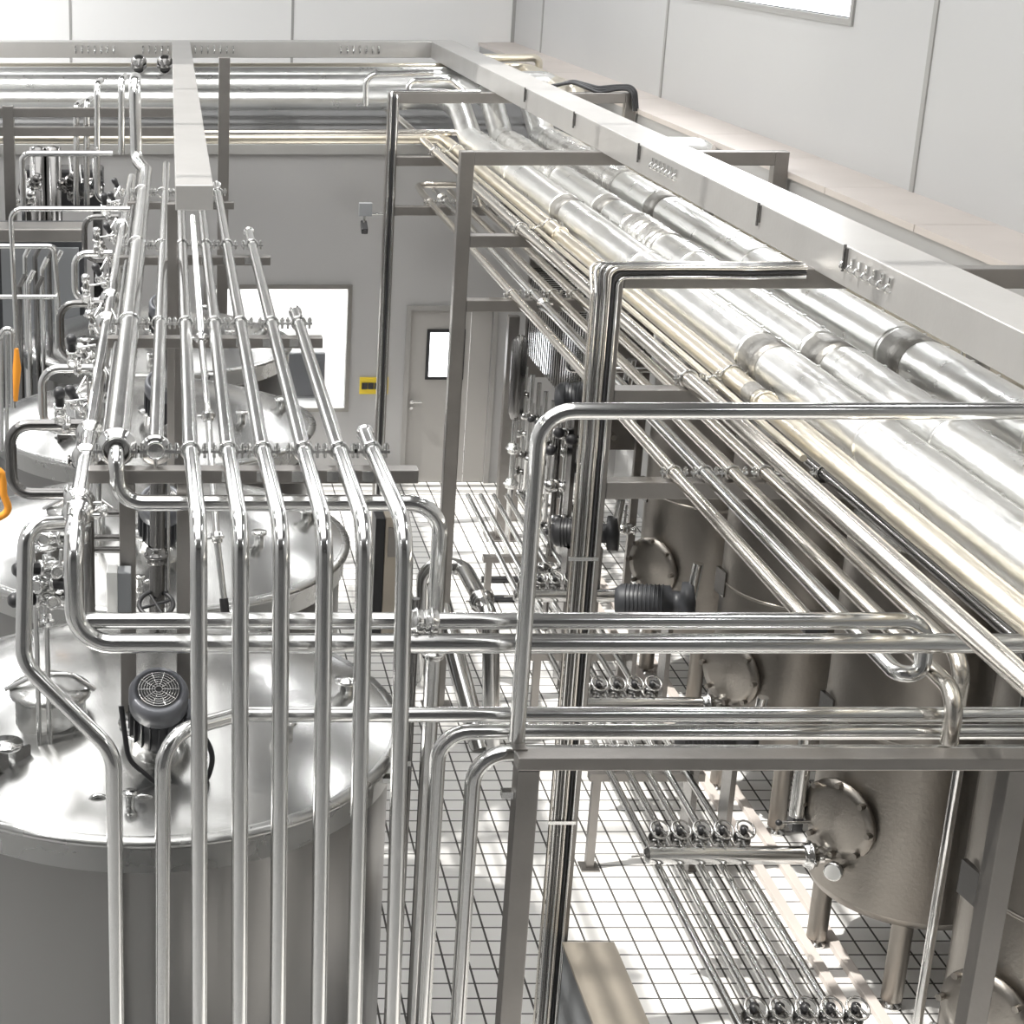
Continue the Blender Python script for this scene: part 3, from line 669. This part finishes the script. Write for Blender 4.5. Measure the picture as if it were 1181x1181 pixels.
# ================================================================== RIGHT TANKS
RX, RR = 4.93, .64
ry = [8.15, 10.3, 12.6, 14.9, 17.2]
def bottom_tank():
    y = ry[1]; o = root('process_tank', (RX, y, 0), 'round steel tank on legs behind the front frame, dial gauge at its manway', 'tank', 'row of tanks on the right')
    z0, z1 = .72, 3.15
    MB().lathe([(RR, z0), (RR, z1)], (RX, y, 0), seg=56).build('tank_shell', 'tank_right', o)
    MB().lathe([(.05, .55), (.3, .57), (RR*.8, .62), (RR*.95, .66), (RR, z0)], (RX, y, 0), seg=56).build('dished_bottom', 'tank_right', o)
    MB().lathe([(RR, z1), (RR*.93, z1+.09), (RR*.6, z1+.17), (0, z1+.21)], (RX, y, 0), seg=56).build('domed_lid', 'dome', o)
    MB().lathe([(RR, 0), (RR+.008, .003), (RR+.008, .02), (RR, .023)], (RX, y, 1.9), seg=56).build('weld_ring', 'tank_right', o)
    for k, aa in enumerate((148, 248, 328, 60)):
        a = math.radians(aa); x, yy = RX+.5*math.cos(a), y+.5*math.sin(a)
        lg = MB().cyl((x, yy, .06), (x, yy, .66), .068, 20).build('leg', 'tank_right', o)
        MB().lathe([(0, 0), (.07, 0), (.07, .02), (.03, .03), (.03, .07), (0, .07)], (x, yy, 0), seg=16).build('levelling_foot', 'steel', lg)
    MB().lathe([(.05, .35), (.05, .56)], (RX, y, 0), seg=16).build('outlet', 'steel', o)
    # manway plate on the left side
    ms = MB(); pts = []
    ms.lathe([(.23, -.06), (.23, .03), (.27, .03), (.27, .055), (.2, .07), (0, .085)], (RX-RR*.9, y-.25, 1.28), (-1, -.62, -.05), 28)
    for q in range(8):
        a = q*math.pi/4; d1, d2 = frame_of(V((-1, -.62, -.05))); pq = V((RX-RR*.9, y-.25, 1.28))+(d1*math.cos(a)+d2*math.sin(a))*.25+V((-1, -.62, -.05)).normalized()*.04; ms.cyl(pq, pq+V((-.05, -.03, 0)), .02, 8)
    mw_ = ms.build('manway', 'tank_right', o)
    g = at(963, 996, X=RX-RR*.93-.02) if False else V((RX-.60, y-.30, .93))
    MB().lathe([(0, -.1), (.02, -.1), (.02, 0), (.062, .0), (.062, .035), (.054, .042), (.0, .042)], g+V((-.02, -.03, 0)), (-.6, -.78, .2), 20).build('gauge_case', 'steel', o)
    MB().lathe([(0, .045), (.05, .045)], g+V((-.02, -.03, 0)), (-.6, -.78, .2), 20).build('gauge_face', 'gauge_white', o)
    MB().box((RX-RR-.01, y+.05, 1.9), (.03, .16, .2), Matrix.Rotation(.15, 3, 'Z')).build('name_plate', 'steel_dark', o)
    MB().tube([(RX-RR+.02, y-.2, .98), (RX-RR-.06, y-.2, .98)], .05).build('outlet_ferrule', 'steel', o)
    return o
rt = bottom_tank()
rl = {0: 'nearest right tank, its greenish grey side filling the right frame edge', 2: 'third right tank from the front, narrow strip seen between pipes', 3: 'fourth right tank, seen below the near rack cross bar', 4: 'farthest right tank beside the plate heat exchanger'}
for k in (0, 2, 3):
    c_ = copy_tree(rt); c_.location = (RX, ry[k], 0); c_['label'] = rl[k]
# vertical slim pipe beside near right tank
a = at(1105, 890, Y=8.6)
pipe('drain_pipe', 'slim vertical drain pipe inside the right end of the front frame', [(a.x, 8.6, 2.4), (a.x, 8.6, .25)], .028, 'steel', 0)
o = [q for q in bpy.data.objects if q.name.startswith('drain_pipe')][-1]
MB().lathe([(0, 0), (.1, 0), (.1, .03), (.028, .2)], (a.x, 8.6, 0), seg=18).build('tundish', 'black', o)
# floor pipe group with valves
ZP = .86; fx = [3.22, 3.36, 3.50, 3.64, 3.78]
for k, x in enumerate(fx):
    o = pipe('transfer_pipe', ['leftmost', 'second', 'middle', 'fourth', 'rightmost'][k]+' of five parallel low transfer pipes above the tiles', [(x, 17.9, ZP), (x, 7.2, ZP)], .026, 'steel', 0, 'five low transfer pipes', seg=12)
    for y in (11.6, 13.8): ubolt(o, (x, y, ZP), .026, ZP-.06)
for j, y in enumerate((11.6, 13.8, 16.2)):
    o = root('pipe_stand', (3.5, y, 0), '%s low floor stand under the transfer pipes' % ('near', 'middle', 'far')[j], 'pipe stand', 'floor stands of the transfer pipes')
    MB().span((3.1, y-.04, ZP-.12), (3.95, y+.04, ZP-.06)).build('cross_bar', 'frame', o)
    for x in (3.16, 3.88):
        MB().span((x-.03, y-.03, 0), (x+.03, y+.03, ZP-.12)).build('leg', 'frame', o)
        MB().span((x-.07, y-.07, 0), (x+.07, y+.07, .012)).build('base_plate', 'frame', o)
ord5 = ['leftmost', 'second', 'middle', 'fourth', 'rightmost']
for j, kt in enumerate((0, 1, 2, 3)):
    y = ry[kt]-.2+(.17 if j == 0 else 0); zz = ZP+.11
    lab = ('front', 'second', 'third', 'far')[j]
    o = pipe('manifold_pipe', '%s manifold pipe crossing the transfer pipes into a right tank' % lab, [(3.13, y, zz), (RX-RR-.02, y, zz)],   .06, 'steel', 0, 'manifold pipes to the right tanks', seg=20)
    ring(o, (RX-RR-.1, y, zz), (1, 0, 0), .06, .03, gap=.02); MB().lathe([(.06, 0), (.04, .02), (0, .026)], (3.13, y, zz), (-1, 0, 0), 18).build('end_cap', 'steel', o)
    MB().tube([(3.13, y, zz), (3.02, y-.02, zz)], .008).build('vent_tube', 'steel', o)
    for k, x in enumerate(fx):
        q = root('butterfly_valve', (x, y+.12, zz+.02), '%s butterfly valve on the %s manifold, with wire handle' % (ord5[k], lab), 'valve', 'butterfly valves on the manifolds')
        c0 = V((x, y+.13, zz+.045))
        MB().tube([(x, y+.02, zz+.04), (x, y+.13, zz+.045), (x, y+.2, ZP+.02)], .022, .05, seg=10).build('branch', 'steel', q)
        MB().lathe([(0, -.035), (.048, -.035), (.056, -.02), (.056, .02), (.048, .035), (0, .035)], c0, (0, 1, .25), 16).build('body', 'steel_dark', q)
        MB().lathe([(0, .02), (.017, .02), (.017, .075), (.026, .08), (.026, .105), (0, .11)], c0, (0, -.25, 1), 12).build('neck', 'black', q)
        MB().torus(c0+V((0, -.05, .10)), (.15, -.55, .8), .064, .0075, 18, 6).tube([c0+V((0, -.02, .1)), c0+V((.02, -.14, .115))], .008, seg=6).build('handle', 'steel', q)
# lever valve at near manifold end
q = at(900, 945, Y=10.25)
o = root('lever_valve', (4.15, 10.25, 1.1), 'black lever valve with ball knob where the second manifold meets its tank', 'valve')
MB().box((4.13, 10.25, 1.13), (.07, .08, .1)).build('body', 'black', o)
MB().tube([(4.3, 10.2, 1.16), (4.0, 10.15, 1.18)], .009).build('lever', 'steel', o)
MB().lathe([(0, -.022), (.016, -.016), (.022, 0), (.016, .016), (0, .022)], (3.98, 10.15, 1.18), (1, 0, 0), 12).build('knob', 'black', o)
MB().tube([(4.13, 10.25, 1.18), (4.13, 10.25, 1.75)], .05).build('actuator', 'steel', o)
# floor drain rails
for k, x in enumerate((4.42, 4.62)):
    o = MB().span((x-.035, 6.8, 0), (x+.035, 19.5, .05)).build('gutter_rail', 'cap', bevel=.004)
    tag(o, ('pale rail on the tiles just left under the right tanks', 'pale rail on the tiles further under the right tanks')[k], 'floor rail', 'floor rails under the right tanks')
# tan control box beside the near post
o = root('pump_cabinet', (2.62, 8.9, 0), 'tan topped metal cabinet on the tiles beside the near rack post', 'cabinet')
mb = MB(); x0b, x1b, y0b, y1b = 2.44, 2.74, 8.5, 9.36
MB().span((x0b, y0b, .03), (x1b, y1b, .76)).build('housing', 'grey_plastic', o, .008)
MB().span((x0b-.012, y0b-.012, .76), (x1b+.012, y1b+.012, .785)).build('lid', 'box_tan', o, .004)
MB().span((x0b+.02, y0b-.006, .1), (x1b-.02, y0b, .7)).build('front_panel', 'black', o)

# ================================================================== PLATE HEAT EXCHANGER + PUMP SKID
HX0, HX1, HY0, HY1 = 4.05, 4.6, 16.6, 19.4
o = root('plate_heat_exchanger', (4.3, 18, 0), 'plate heat exchanger with many thin upright plates near the far door', 'heat exchanger')
zb_, zt2 = 2.08, 3.05
MB().span((HX0-.02, HY1, zb_-.3), (HX1+.02, HY1+.05, zt2+.1)).build('end_plate', 'frame', o, .005)
MB().span((HX0-.02, HY0-.05, zb_-.3), (HX1+.02, HY0, zt2+.1)).build('end_plate', 'frame', o, .005)
pk = MB(); y = HY0+.04
while y < HY1-.02:
    pk.span((HX0, y, zb_), (HX1, y+.045, zt2)); y += .105
pk.build('plate_pack', 'steel', o)
MB().span((HX0+.06, HY0, zb_-.02), (HX1-.06, HY1, zt2-.03)).build('gasket_core', 'steel_dark', o)
for z in (zb_-.1, zt2+.05): MB().cyl((4.32, HY0-.3, z), (4.32, HY1+.2, z), .03).build('carrying_bar', 'steel', o)
for y in (HY0-.25, HY1+.15):
    for x in (HX0+.02, HX1-.02): MB().span((x-.035, y-.035, 0), (x+.035, y+.035, zt2+.1 if x > 4.3 else zb_-.1)).build('leg', 'frame', o)
for k in range(7):
    y = HY0+.2+k*.36
    pipe('exchanger_pipe', '%s vertical pipe below the heat exchanger plates, counted toward the door' % ['first', 'second', 'third', 'fourth', 'fifth', 'sixth', 'seventh'][k], [(3.98, y, 2.02), (3.98, y, .5), (4.3, y, .5)], .026, 'steel', .08, 'pipes under the heat exchanger', seg=10)
    for j in range(3):
        valve('%s valve on the %s exchanger pipe from the near end' % (('top', 'middle', 'bottom')[j], ['first', 'second', 'third', 'fourth', 'fifth', 'sixth', 'seventh'][k]), (3.96, y-.02, 1.7-.45*j-.07*(k % 3)), (-.5, -.9, .2), 1.2, 'steel' if (j+k) % 2 else 'steel_dark', True, group='valves on the exchanger pipes')
# slim post near the door with base plate, and dark insulated riser
pp = at(576, 620, Z=0)
o = root('rack_post', pp, 'slim steel post with base plate standing near the far door', 'post')
MB().span((pp.x-.06, pp.y-.06, 0), (pp.x+.06, pp.y+.06, 2.6)).build('post', 'frame', o, .005)
MB().span((pp.x-.17, pp.y-.14, 0), (pp.x+.17, pp.y+.14, .02)).build('base_plate', 'frame', o)
ps = at(597, 440, Y=18.2)
o = root('filter_housing', (ps.x, 18.2, 0), 'dark upright filter cylinder beside the slim post', 'filter')
MB().lathe([(0, 1.62), (.05, 1.63), (.085, 1.72), (.085, 2.5), (.04, 2.55), (0, 2.56)], (ps.x, 18.2, 0), seg=18).build('housing', 'steel_dark', o)
MB().cyl((ps.x, 18.2, 0), (ps.x, 18.2, 1.62), .03).build('pipe_leg', 'steel', o)
ring(o, (ps.x, 18.2, 1.3), (0, 0, 1), .03, .04, gap=.03); ring(o, (ps.x, 18.2, .9), (0, 0, 1), .03, .04, gap=.03)
pipe('process_pipe', 'short cross pipe with upturned end above the heat exchanger', [(3.82, 16.3, 2.75), (3.82, 16.3, 2.66), (5.0, 16.3, 2.66)], .03, 'steel', .06)
# pumps / dark machines
def pump(label, x, y, z, s=1.0, m='motor'):
    o = root('pump', (x, y, 0), label, 'pump', 'pumps between rack and right tanks')
    MB().lathe([(0, -.28*s), (.1*s, -.28*s), (.13*s, -.24*s), (.13*s, .12*s), (.09*s, .14*s), (.09*s, .2*s), (.16*s, .21*s), (.16*s, .3*s), (0, .31*s)], (x, y, z), (1, -.35, .1), 22).build('motor_body', m, o)
    f = MB()
    for q in range(10): f.torus((V((x, y, z))+V((1, -.35, .1)).normalized()*(-.2+.03*q)*s), (1, -.35, .1), .133*s, .006, 20, 5)
    f.build('cooling_fins', m, o)
    MB().tube([V((x, y, z))+V((.25, -.08, 0))*s, V((x, y, z))+V((.28, -.1, .35))*s], .04*s).build('discharge', 'steel', o)
    pz_ = MB()
    for sx in (-.14, .14): pz_.span((x+sx-.02, y-.1, 0), (x+sx+.02, y+.1, z-.12*s))
    pz_.build('pedestal', 'steel_dark', o)
pump('dark pump high behind the near rack post', 3.95, 15.85, 2.5, 1.15)
pump('black pump low behind the near rack post', 3.75, 14.9, 1.5, 1.0, 'black')
pump('dark pump between manifold and fourth right tank', 4.05, 13.6, 1.35, 1.1)
pump('low black pump beside the third manifold', 4.0, 11.6, 1.1, 1.0, 'black')
for k, (px, py) in enumerate(((640, 560), (648, 600), (632, 655), (655, 655), (676, 655), (664, 508), (722, 610), (755, 600), (650, 500), (668, 540), (640, 520), (660, 585))):
    p = at(px, py, Y=15.6+.07*k)
    valve(['valve beside the crossing riser above the floor manifold', 'lower valve beside the crossing riser', 'small valve left end of the far valve row', 'second small valve of the far valve row', 'third small valve of the far valve row',
           'uppermost valve between the crossing riser and the conduits, near the exchanger', 'valve right of the near conduits, below the cross bar', 'round handled valve under the near rack cross bar', 'valve left of the conduits under the exchanger',
           'valve close to the conduits below the exchanger', 'valve under the exchanger near the riser elbow', 'valve at mid height left of the conduits'][k], p, (-.4, -.9, .3), 1.7, 'steel', True, group='valves behind the near rack post')
for k in range(4):
    x = at(640+14*k, 560, Y=16.2).x
    pipe('skid_pipe', '%s upright skid pipe left of the conduits' % ord5[k], [(x, 16.2, 2.0), (x, 16.2, 0.0)], .03, 'steel' if k % 2 else 'steel_dark', 0, 'upright skid pipes', seg=10)

a, b = at(430, 700, Y=15.9), at(457, 700, Y=15.9)
o = root('aisle_cabinet', ((a.x+b.x)/2, 16.0, 0), 'narrow beige and black cabinet standing in the aisle beyond the bundle pipes', 'cabinet')
xm_ = a.x+(b.x-a.x)*.4
MB().span((xm_, 15.9, .03), (b.x, 16.25, 1.3)).build('housing', 'box_tan', o, .006)
MB().span((a.x, 15.92, .03), (xm_, 16.23, 1.28)).build('side_panel', 'black', o, .006)
MB().span((xm_+.03, 15.885, .9), (b.x-.03, 15.9, 1.2)).build('door_panel', 'frame', o)
# floor loop pipe in the aisle
Yq = 14.9
pts = [(at(490, 745, Y=Yq).x, Yq, 0), (at(490, 650, Y=Yq).x, Yq, at(490, 652, Y=Yq).z), (at(532, 650, Y=Yq).x, Yq-.05, at(532, 650, Y=Yq).z), (at(566, 712, Y=Yq-1.2).x, Yq-1.2, at(566, 712, Y=Yq-1.2).z), (at(566, 712, Y=Yq-1.2).x+.05, Yq-1.35, 0)]
o = pipe('transfer_pipe', 'arched pipe standing on the aisle floor, sloping toward the manifolds', pts, .075, 'steel', .22, seg=18)
d = V(pts[3])-V(pts[2]); ring(o, V(pts[2])+d*.7, d, .075, .05, gap=.02)
for k in range(2):
    a_, b_ = at(555, 668+22*k, Z=.036), at(600, 668+22*k, Z=.036)
    pipe('hose', ('farther', 'nearer')[k]+' dark hose lying across the aisle toward the valve row', [a_, b_], .035, 'black', 0, 'hoses on the aisle floor', 'hose', seg=10)
pe = at(512, 700, Z=1.0)
o = pipe('capped_duct', 'short fat steel pipe end leaning in the aisle beside the big tank pipes', [pe+V((-.05, .2, .15)), pe+V((.25, -.8, -1.0))], .09, 'steel', 0, seg=20)

# ================================================================== FAR LEFT BACKGROUND
# upright pipes coming down from the far cross pipes
for k, (px, t0, b0, Y) in enumerate(((88, 122, 236, 18.0), (100, 118, 236, 18.0), (112, 97, 232, 17.6), (140, 92, 178, 17.0))):
    a = at(px, t0, Y=Y); b = at(px, b0, Y=Y)
    pts = [(a.x+.02, Y+.6, a.z-.02), (a.x, Y, a.z), (b.x, Y, b.z)]
    if k == 2: pts.append((b.x+.22, Y, b.z-.01))
    pipe('drop_pipe', ['leftmost', 'second', 'hooked third', 'short fourth'][k]+' drop pipe from the far cross pipes behind the valve header', pts, .032, 'steel', .12, 'drop pipes at far left', seg=12)
for k, (py, px0, px1, Y, r, dn) in enumerate(((241, 12, 150, 12.0, .018, 420), (177, 25, 130, 17.4, .03, 262))):
    a = at(px0, py, Y=Y); b = at(px1, py, Y=Y); c2 = at(px0, dn, Y=Y)
    pipe('goalpost_pipe', ('near slim pipe bent down at far left over the tank lids', 'farther pipe bent down in front of the dark filters')[k], [(b.x, Y, a.z), (a.x, Y, a.z), (a.x+.02, Y, 0 if k else c2.z)], r, 'steel', .08, seg=10)
# left frame
o = root('portal_frame', (-1.5, 17.8, 0), 'dark steel frame at far left behind the drop pipes', 'pipe rack frame')
for px in (10, 258):
    x = at(px, 150, Y=17.8).x; MB().span((x-.055, 17.74, 0), (x+.055, 17.86, at(px, 122 if px < 50 else 66, Y=17.8).z)).build('post', 'frame', o, .004)
for py in (124, 146):
    z = at(0, py, Y=17.8).z; MB().span((-4, 17.75, z-.09), (at(200, py, Y=17.8).x, 17.85, z)).build('cross_bar', 'frame', o, .004)
z = at(0, 262, Y=16.0).z
o = MB().span((-4.2, 15.9, z-.12), (at(100, 262, Y=16).x, 16.3, z)).build('platform_beam', 'frame', bevel=.01)
tag(o, 'grey horizontal platform beam at far left behind the tank lids', 'beam')
a0, a1 = -4.2, at(96, 330, Y=16.35).x  # extent of the side panel added to darken the background
o = root('platform_side_panel', ((a0+a1)/2, 16.9, 0), 'dark side panel added to darken the background under the platform beam', 'cabinet')
MB().span((a0, 16.64, 0), (a1, 17.15, z-.13)).build('housing', 'motor', o, .01)
for q in range(4):
    x = a0+(a1-a0)*(q+.5)/4; MB().span((x-(a1-a0)*.11, 16.62, .2), (x+(a1-a0)*.11, 16.64, z-.3)).build('door', 'grey_plastic', o, .006)  # raised fronts on the added side panel
b0, b1 = at(26, 240, Y=18.95), at(118, 196, Y=18.95)
o = root('pump_block', ((b0.x+b1.x)/2, 19.1, 0), 'wide black machine block behind the dark cylinders at far left', 'machine')
MB().span((b0.x, 18.95, b0.z), (b1.x, 19.4, b1.z)).build('housing', 'black', o, .03)
for x in (b0.x+.06, b1.x-.06): MB().span((x-.05, 19.0, 0), (x+.05, 19.35, b0.z)).build('leg', 'steel_dark', o)
for q in range(5):
    x = b0.x+(b1.x-b0.x)*(q+.5)/5; MB().torus((x, 18.93, (b0.z+b1.z)/2), (0, 1, 0), .11, .02, 18, 8, .3, 4.2).build('hose_loop', 'steel' if q % 2 else 'steel_dark', o)
# dark filters
for k, px in enumerate((44, 62)):
    q = at(px, 210, Y=18.6); 
    o = root('filter_housing', (q.x, 18.6, 0), ('left', 'right')[k]+' of two dark upright cylinders at far left', 'filter', 'dark cylinders at far left')
    MB().lathe([(0, 0), (.085, 0), (.085, at(0, 170, Y=18.6).z), (0, at(0, 168, Y=18.6).z)], (q.x, 18.6, 0), seg=16).build('housing', 'steel_dark', o)
for k, (px, py) in enumerate(((35, 215), (78, 212), (28, 232), (90, 225), (105, 218))):
    p = at(px, py, Y=18.3); valve('%s valve around the dark cylinders at far left' % ['upper left', 'upper right', 'lower left', 'lower right', 'rightmost'][k], p, (.3, -.8, .4), 1.9, 'steel_dark' if k % 2 else 'steel', True, group='valves at far left')
# upright pipes under the platform beam, far left
for k, (px, t0, b0) in enumerate(((22, 320, 395), (32, 315, 400), (42, 322, 400), (48, 300, 390), (56, 286, 390), (64, 292, 385), (40, 286, 320), (28, 286, 320))):
    Y = 14.2+.12*k; a = at(px, t0, Y=Y); b = at(px+2, b0, Y=Y)
    pipe('riser_pipe', '%s thin riser under the platform beam at far left' % ['first', 'second', 'third', 'fourth', 'fifth', 'sixth', 'short seventh', 'short eighth'][k], [(a.x+.05, Y, a.z+.02), (a.x, Y, a.z-.08), (b.x, Y, 0)], .022, 'steel' if k % 2 else 'steel_dark', .03, 'thin risers at far left', seg=10)
a, b = at(0, 284, Y=14.0), at(62, 284, Y=14.0)
pipe('branch_pipe', 'horizontal slim pipe above the far left risers', [(a.x-.3, 14.0, a.z), (b.x, 14.0, b.z), (b.x+.03, 14, b.z-.5)], .022, 'steel', .05, seg=10)
a, b = at(0, 341, Y=14.0), at(66, 341, Y=14.0)
pipe('branch_pipe', 'horizontal slim pipe across the middle of the far left risers', [(a.x-.3, 13.95, a.z), (b.x, 13.95, b.z)], .02, 'steel', 0, seg=10)
# handrail with orange wrap at left edge
Yr = 10.6
o = root('handrail', (at(5, 500, Y=Yr).x, Yr, 0), 'steel stair handrail at the left edge wrapped in orange tape', 'handrail')
mb = MB(); mb.tube([at(-20, 420, Y=Yr), at(14, 366, Y=Yr), at(15, 470, Y=Yr)], .02, .03)
for px in (2, 8): mb.tube([at(px, 385, Y=Yr), at(px, 520, Y=Yr)], .012)
mb.build('rail', 'steel', o)
MB().tube([at(18, 402, Y=Yr), at(19, 425, Y=Yr), at(17, 462, Y=Yr)], .022, radii=[.018, .03, .02]).build('tape_wrap', 'orange', o)
pts = [at(-8, 540, Y=8.6), at(3, 545, Y=8.6), at(4, 570, Y=8.6), at(12, 590, Y=8.6), at(-8, 600, Y=8.6)]
pipe('hose', 'orange hose hanging at the left frame edge', pts, .02, 'orange', .05, cat='hose', seg=8)
# pipe fittings on the far big cross pipe
for k, px in enumerate((160, 190)):
    p = at(px, 74, Y=22.6)
    o = root('flanged_nozzle', p, ('left', 'right')[k]+' steel fitting on the far insulated cross pipe beside the beam', 'pipe fitting', 'fittings on the far cross pipe')
    MB().lathe([(0, -.09), (.08, -.09), (.1, -.05), (.1, .03), (.06, .05), (.06, .09), (0, .09)], p, (0, -.7, -.7), 18).build('body', 'steel_dark', o)
# small silver elbow pipes by the corner of the rack at top
pts = [at(422, 122, Y=20.8), at(422, 86, Y=20.8), at(500, 84, Y=20.8)]
pipe('process_pipe', 'small hooked pipe above the far rack frame', pts, .035, 'steel', .12, seg=12)
pts = [at(470, 118, Y=19.9), at(470, 93, Y=19.9), at(520, 92, Y=19.9), at(540, 110, Y=19.9)]
pipe('process_pipe', 'curved short pipe above the far rack frame right of the hooked one', pts, .03, 'steel', .1, seg=12)

# ================================================================== LIGHT
w = bpy.data.worlds.new('world'); SC.world = w; w.use_nodes = True
bg = w.node_tree.nodes['Background']; bg.inputs['Color'].default_value = (.92, .96, 1, 1); bg.inputs['Strength'].default_value = .35
def area(name, loc, size, power, rot=(0, 0, 0), col=(1, 1, 1)):
    l = bpy.data.lights.new(name, 'AREA'); l.shape = 'RECTANGLE'; l.size, l.size_y = size; l.energy = power; l.color = col
    o = bpy.data.objects.new(name, l); COL.objects.link(o); o.location = loc; o.rotation_euler = rot; return o
area('sky_fill', ((SX0+SX1)/2, (SY0+SY1)/2, ZC+.3), (SX1-SX0, SY1-SY0), 620, col=(1, .99, .97))  # added area light, supplies sky brightness through the opening
area('window_glow', (XW-.05, 17.25, 6.8), (1.5, 4.6), 70, (0, math.radians(90), 0))
area('office_fill', (.5, YI+1.9, ZR-.15), (5, 1.2), 330)  # added area light so the inner window shows bright
for (lx_, lw_) in ((-1.0, .9), (1.6, .9)):  # lamp bodies added to go with the office fill
    o = root('fill_lamp', (lx_, YI+2.2, ZR-.1), ('left', 'right')[lx_ > 0]+' added flat lamp that brightens the office behind the inner window', 'lamp', 'added office lamps')
    MB().span((lx_-.3, YI+1.9, ZR-.09), (lx_+.3, YI+2.5, ZR-.002)).build('housing', 'white_plastic', o)
    MB().span((lx_-.27, YI+1.93, ZR-.1), (lx_+.27, YI+2.47, ZR-.09)).build('diffuser', 'lamp', o)
# added fill lamps under the ceiling, stronger towards the far wall
k = 0
for y in (1.5, 6.5, 11.5, 16.5, 21.5, 26):
    for x in (-5.4, 4.3):
        o = root('fill_lamp', (x, y, ZC-.5), '%s added fill lamp under the ceiling, %s row' % (['first', 'second', 'third', 'fourth', 'fifth', 'sixth'][k//2], 'left' if k % 2 == 0 else 'right'), 'lamp', 'added ceiling fill lamps')
        MB().span((x-.18, y-.65, ZC-.5), (x+.18, y+.65, ZC-.44)).build('housing', 'grey_plastic', o)
        MB().span((x-.15, y-.6, ZC-.51), (x+.15, y+.6, ZC-.5)).build('diffuser', 'lamp', o)
        MB().cyl((x, y-.5, ZC-.44), (x, y-.5, ZC), .01, 6).cyl((x, y+.5, ZC-.44), (x, y+.5, ZC), .01, 6).build('hanger', 'steel', o)
        area('fill_lamp_light', (x, y, ZC-.53), (.3, 1.2), (16 if x > 0 else 34) if y < 20 else (45 if x > 0 else 330))
        k += 1
s = bpy.data.lights.new('sun', 'SUN'); s.energy = 3.6; s.angle = math.radians(1.2); s.color = (1, .97, .92)
so = bpy.data.objects.new('sun', s); COL.objects.link(so); so.rotation_euler = V((.52, .12, -1)).to_track_quat('-Z', 'Y').to_euler()

# ================================================================== CAMERA
cd = bpy.data.cameras.new('camera'); cam = bpy.data.objects.new('camera', cd); COL.objects.link(cam)
cam.location = (0, 0, H); cam.rotation_euler = (math.radians(90)-PIT, 0, 0)
cd.sensor_width = 36; cd.lens = F/1181*36; cd.shift_x = (590.5-CX)/1181; cd.shift_y = 0; cd.clip_end = 200
SC.camera = cam
SC.view_settings.view_transform = 'Standard'; SC.view_settings.look = 'None'; SC.view_settings.gamma = 1; SC.view_settings.exposure = 0.5
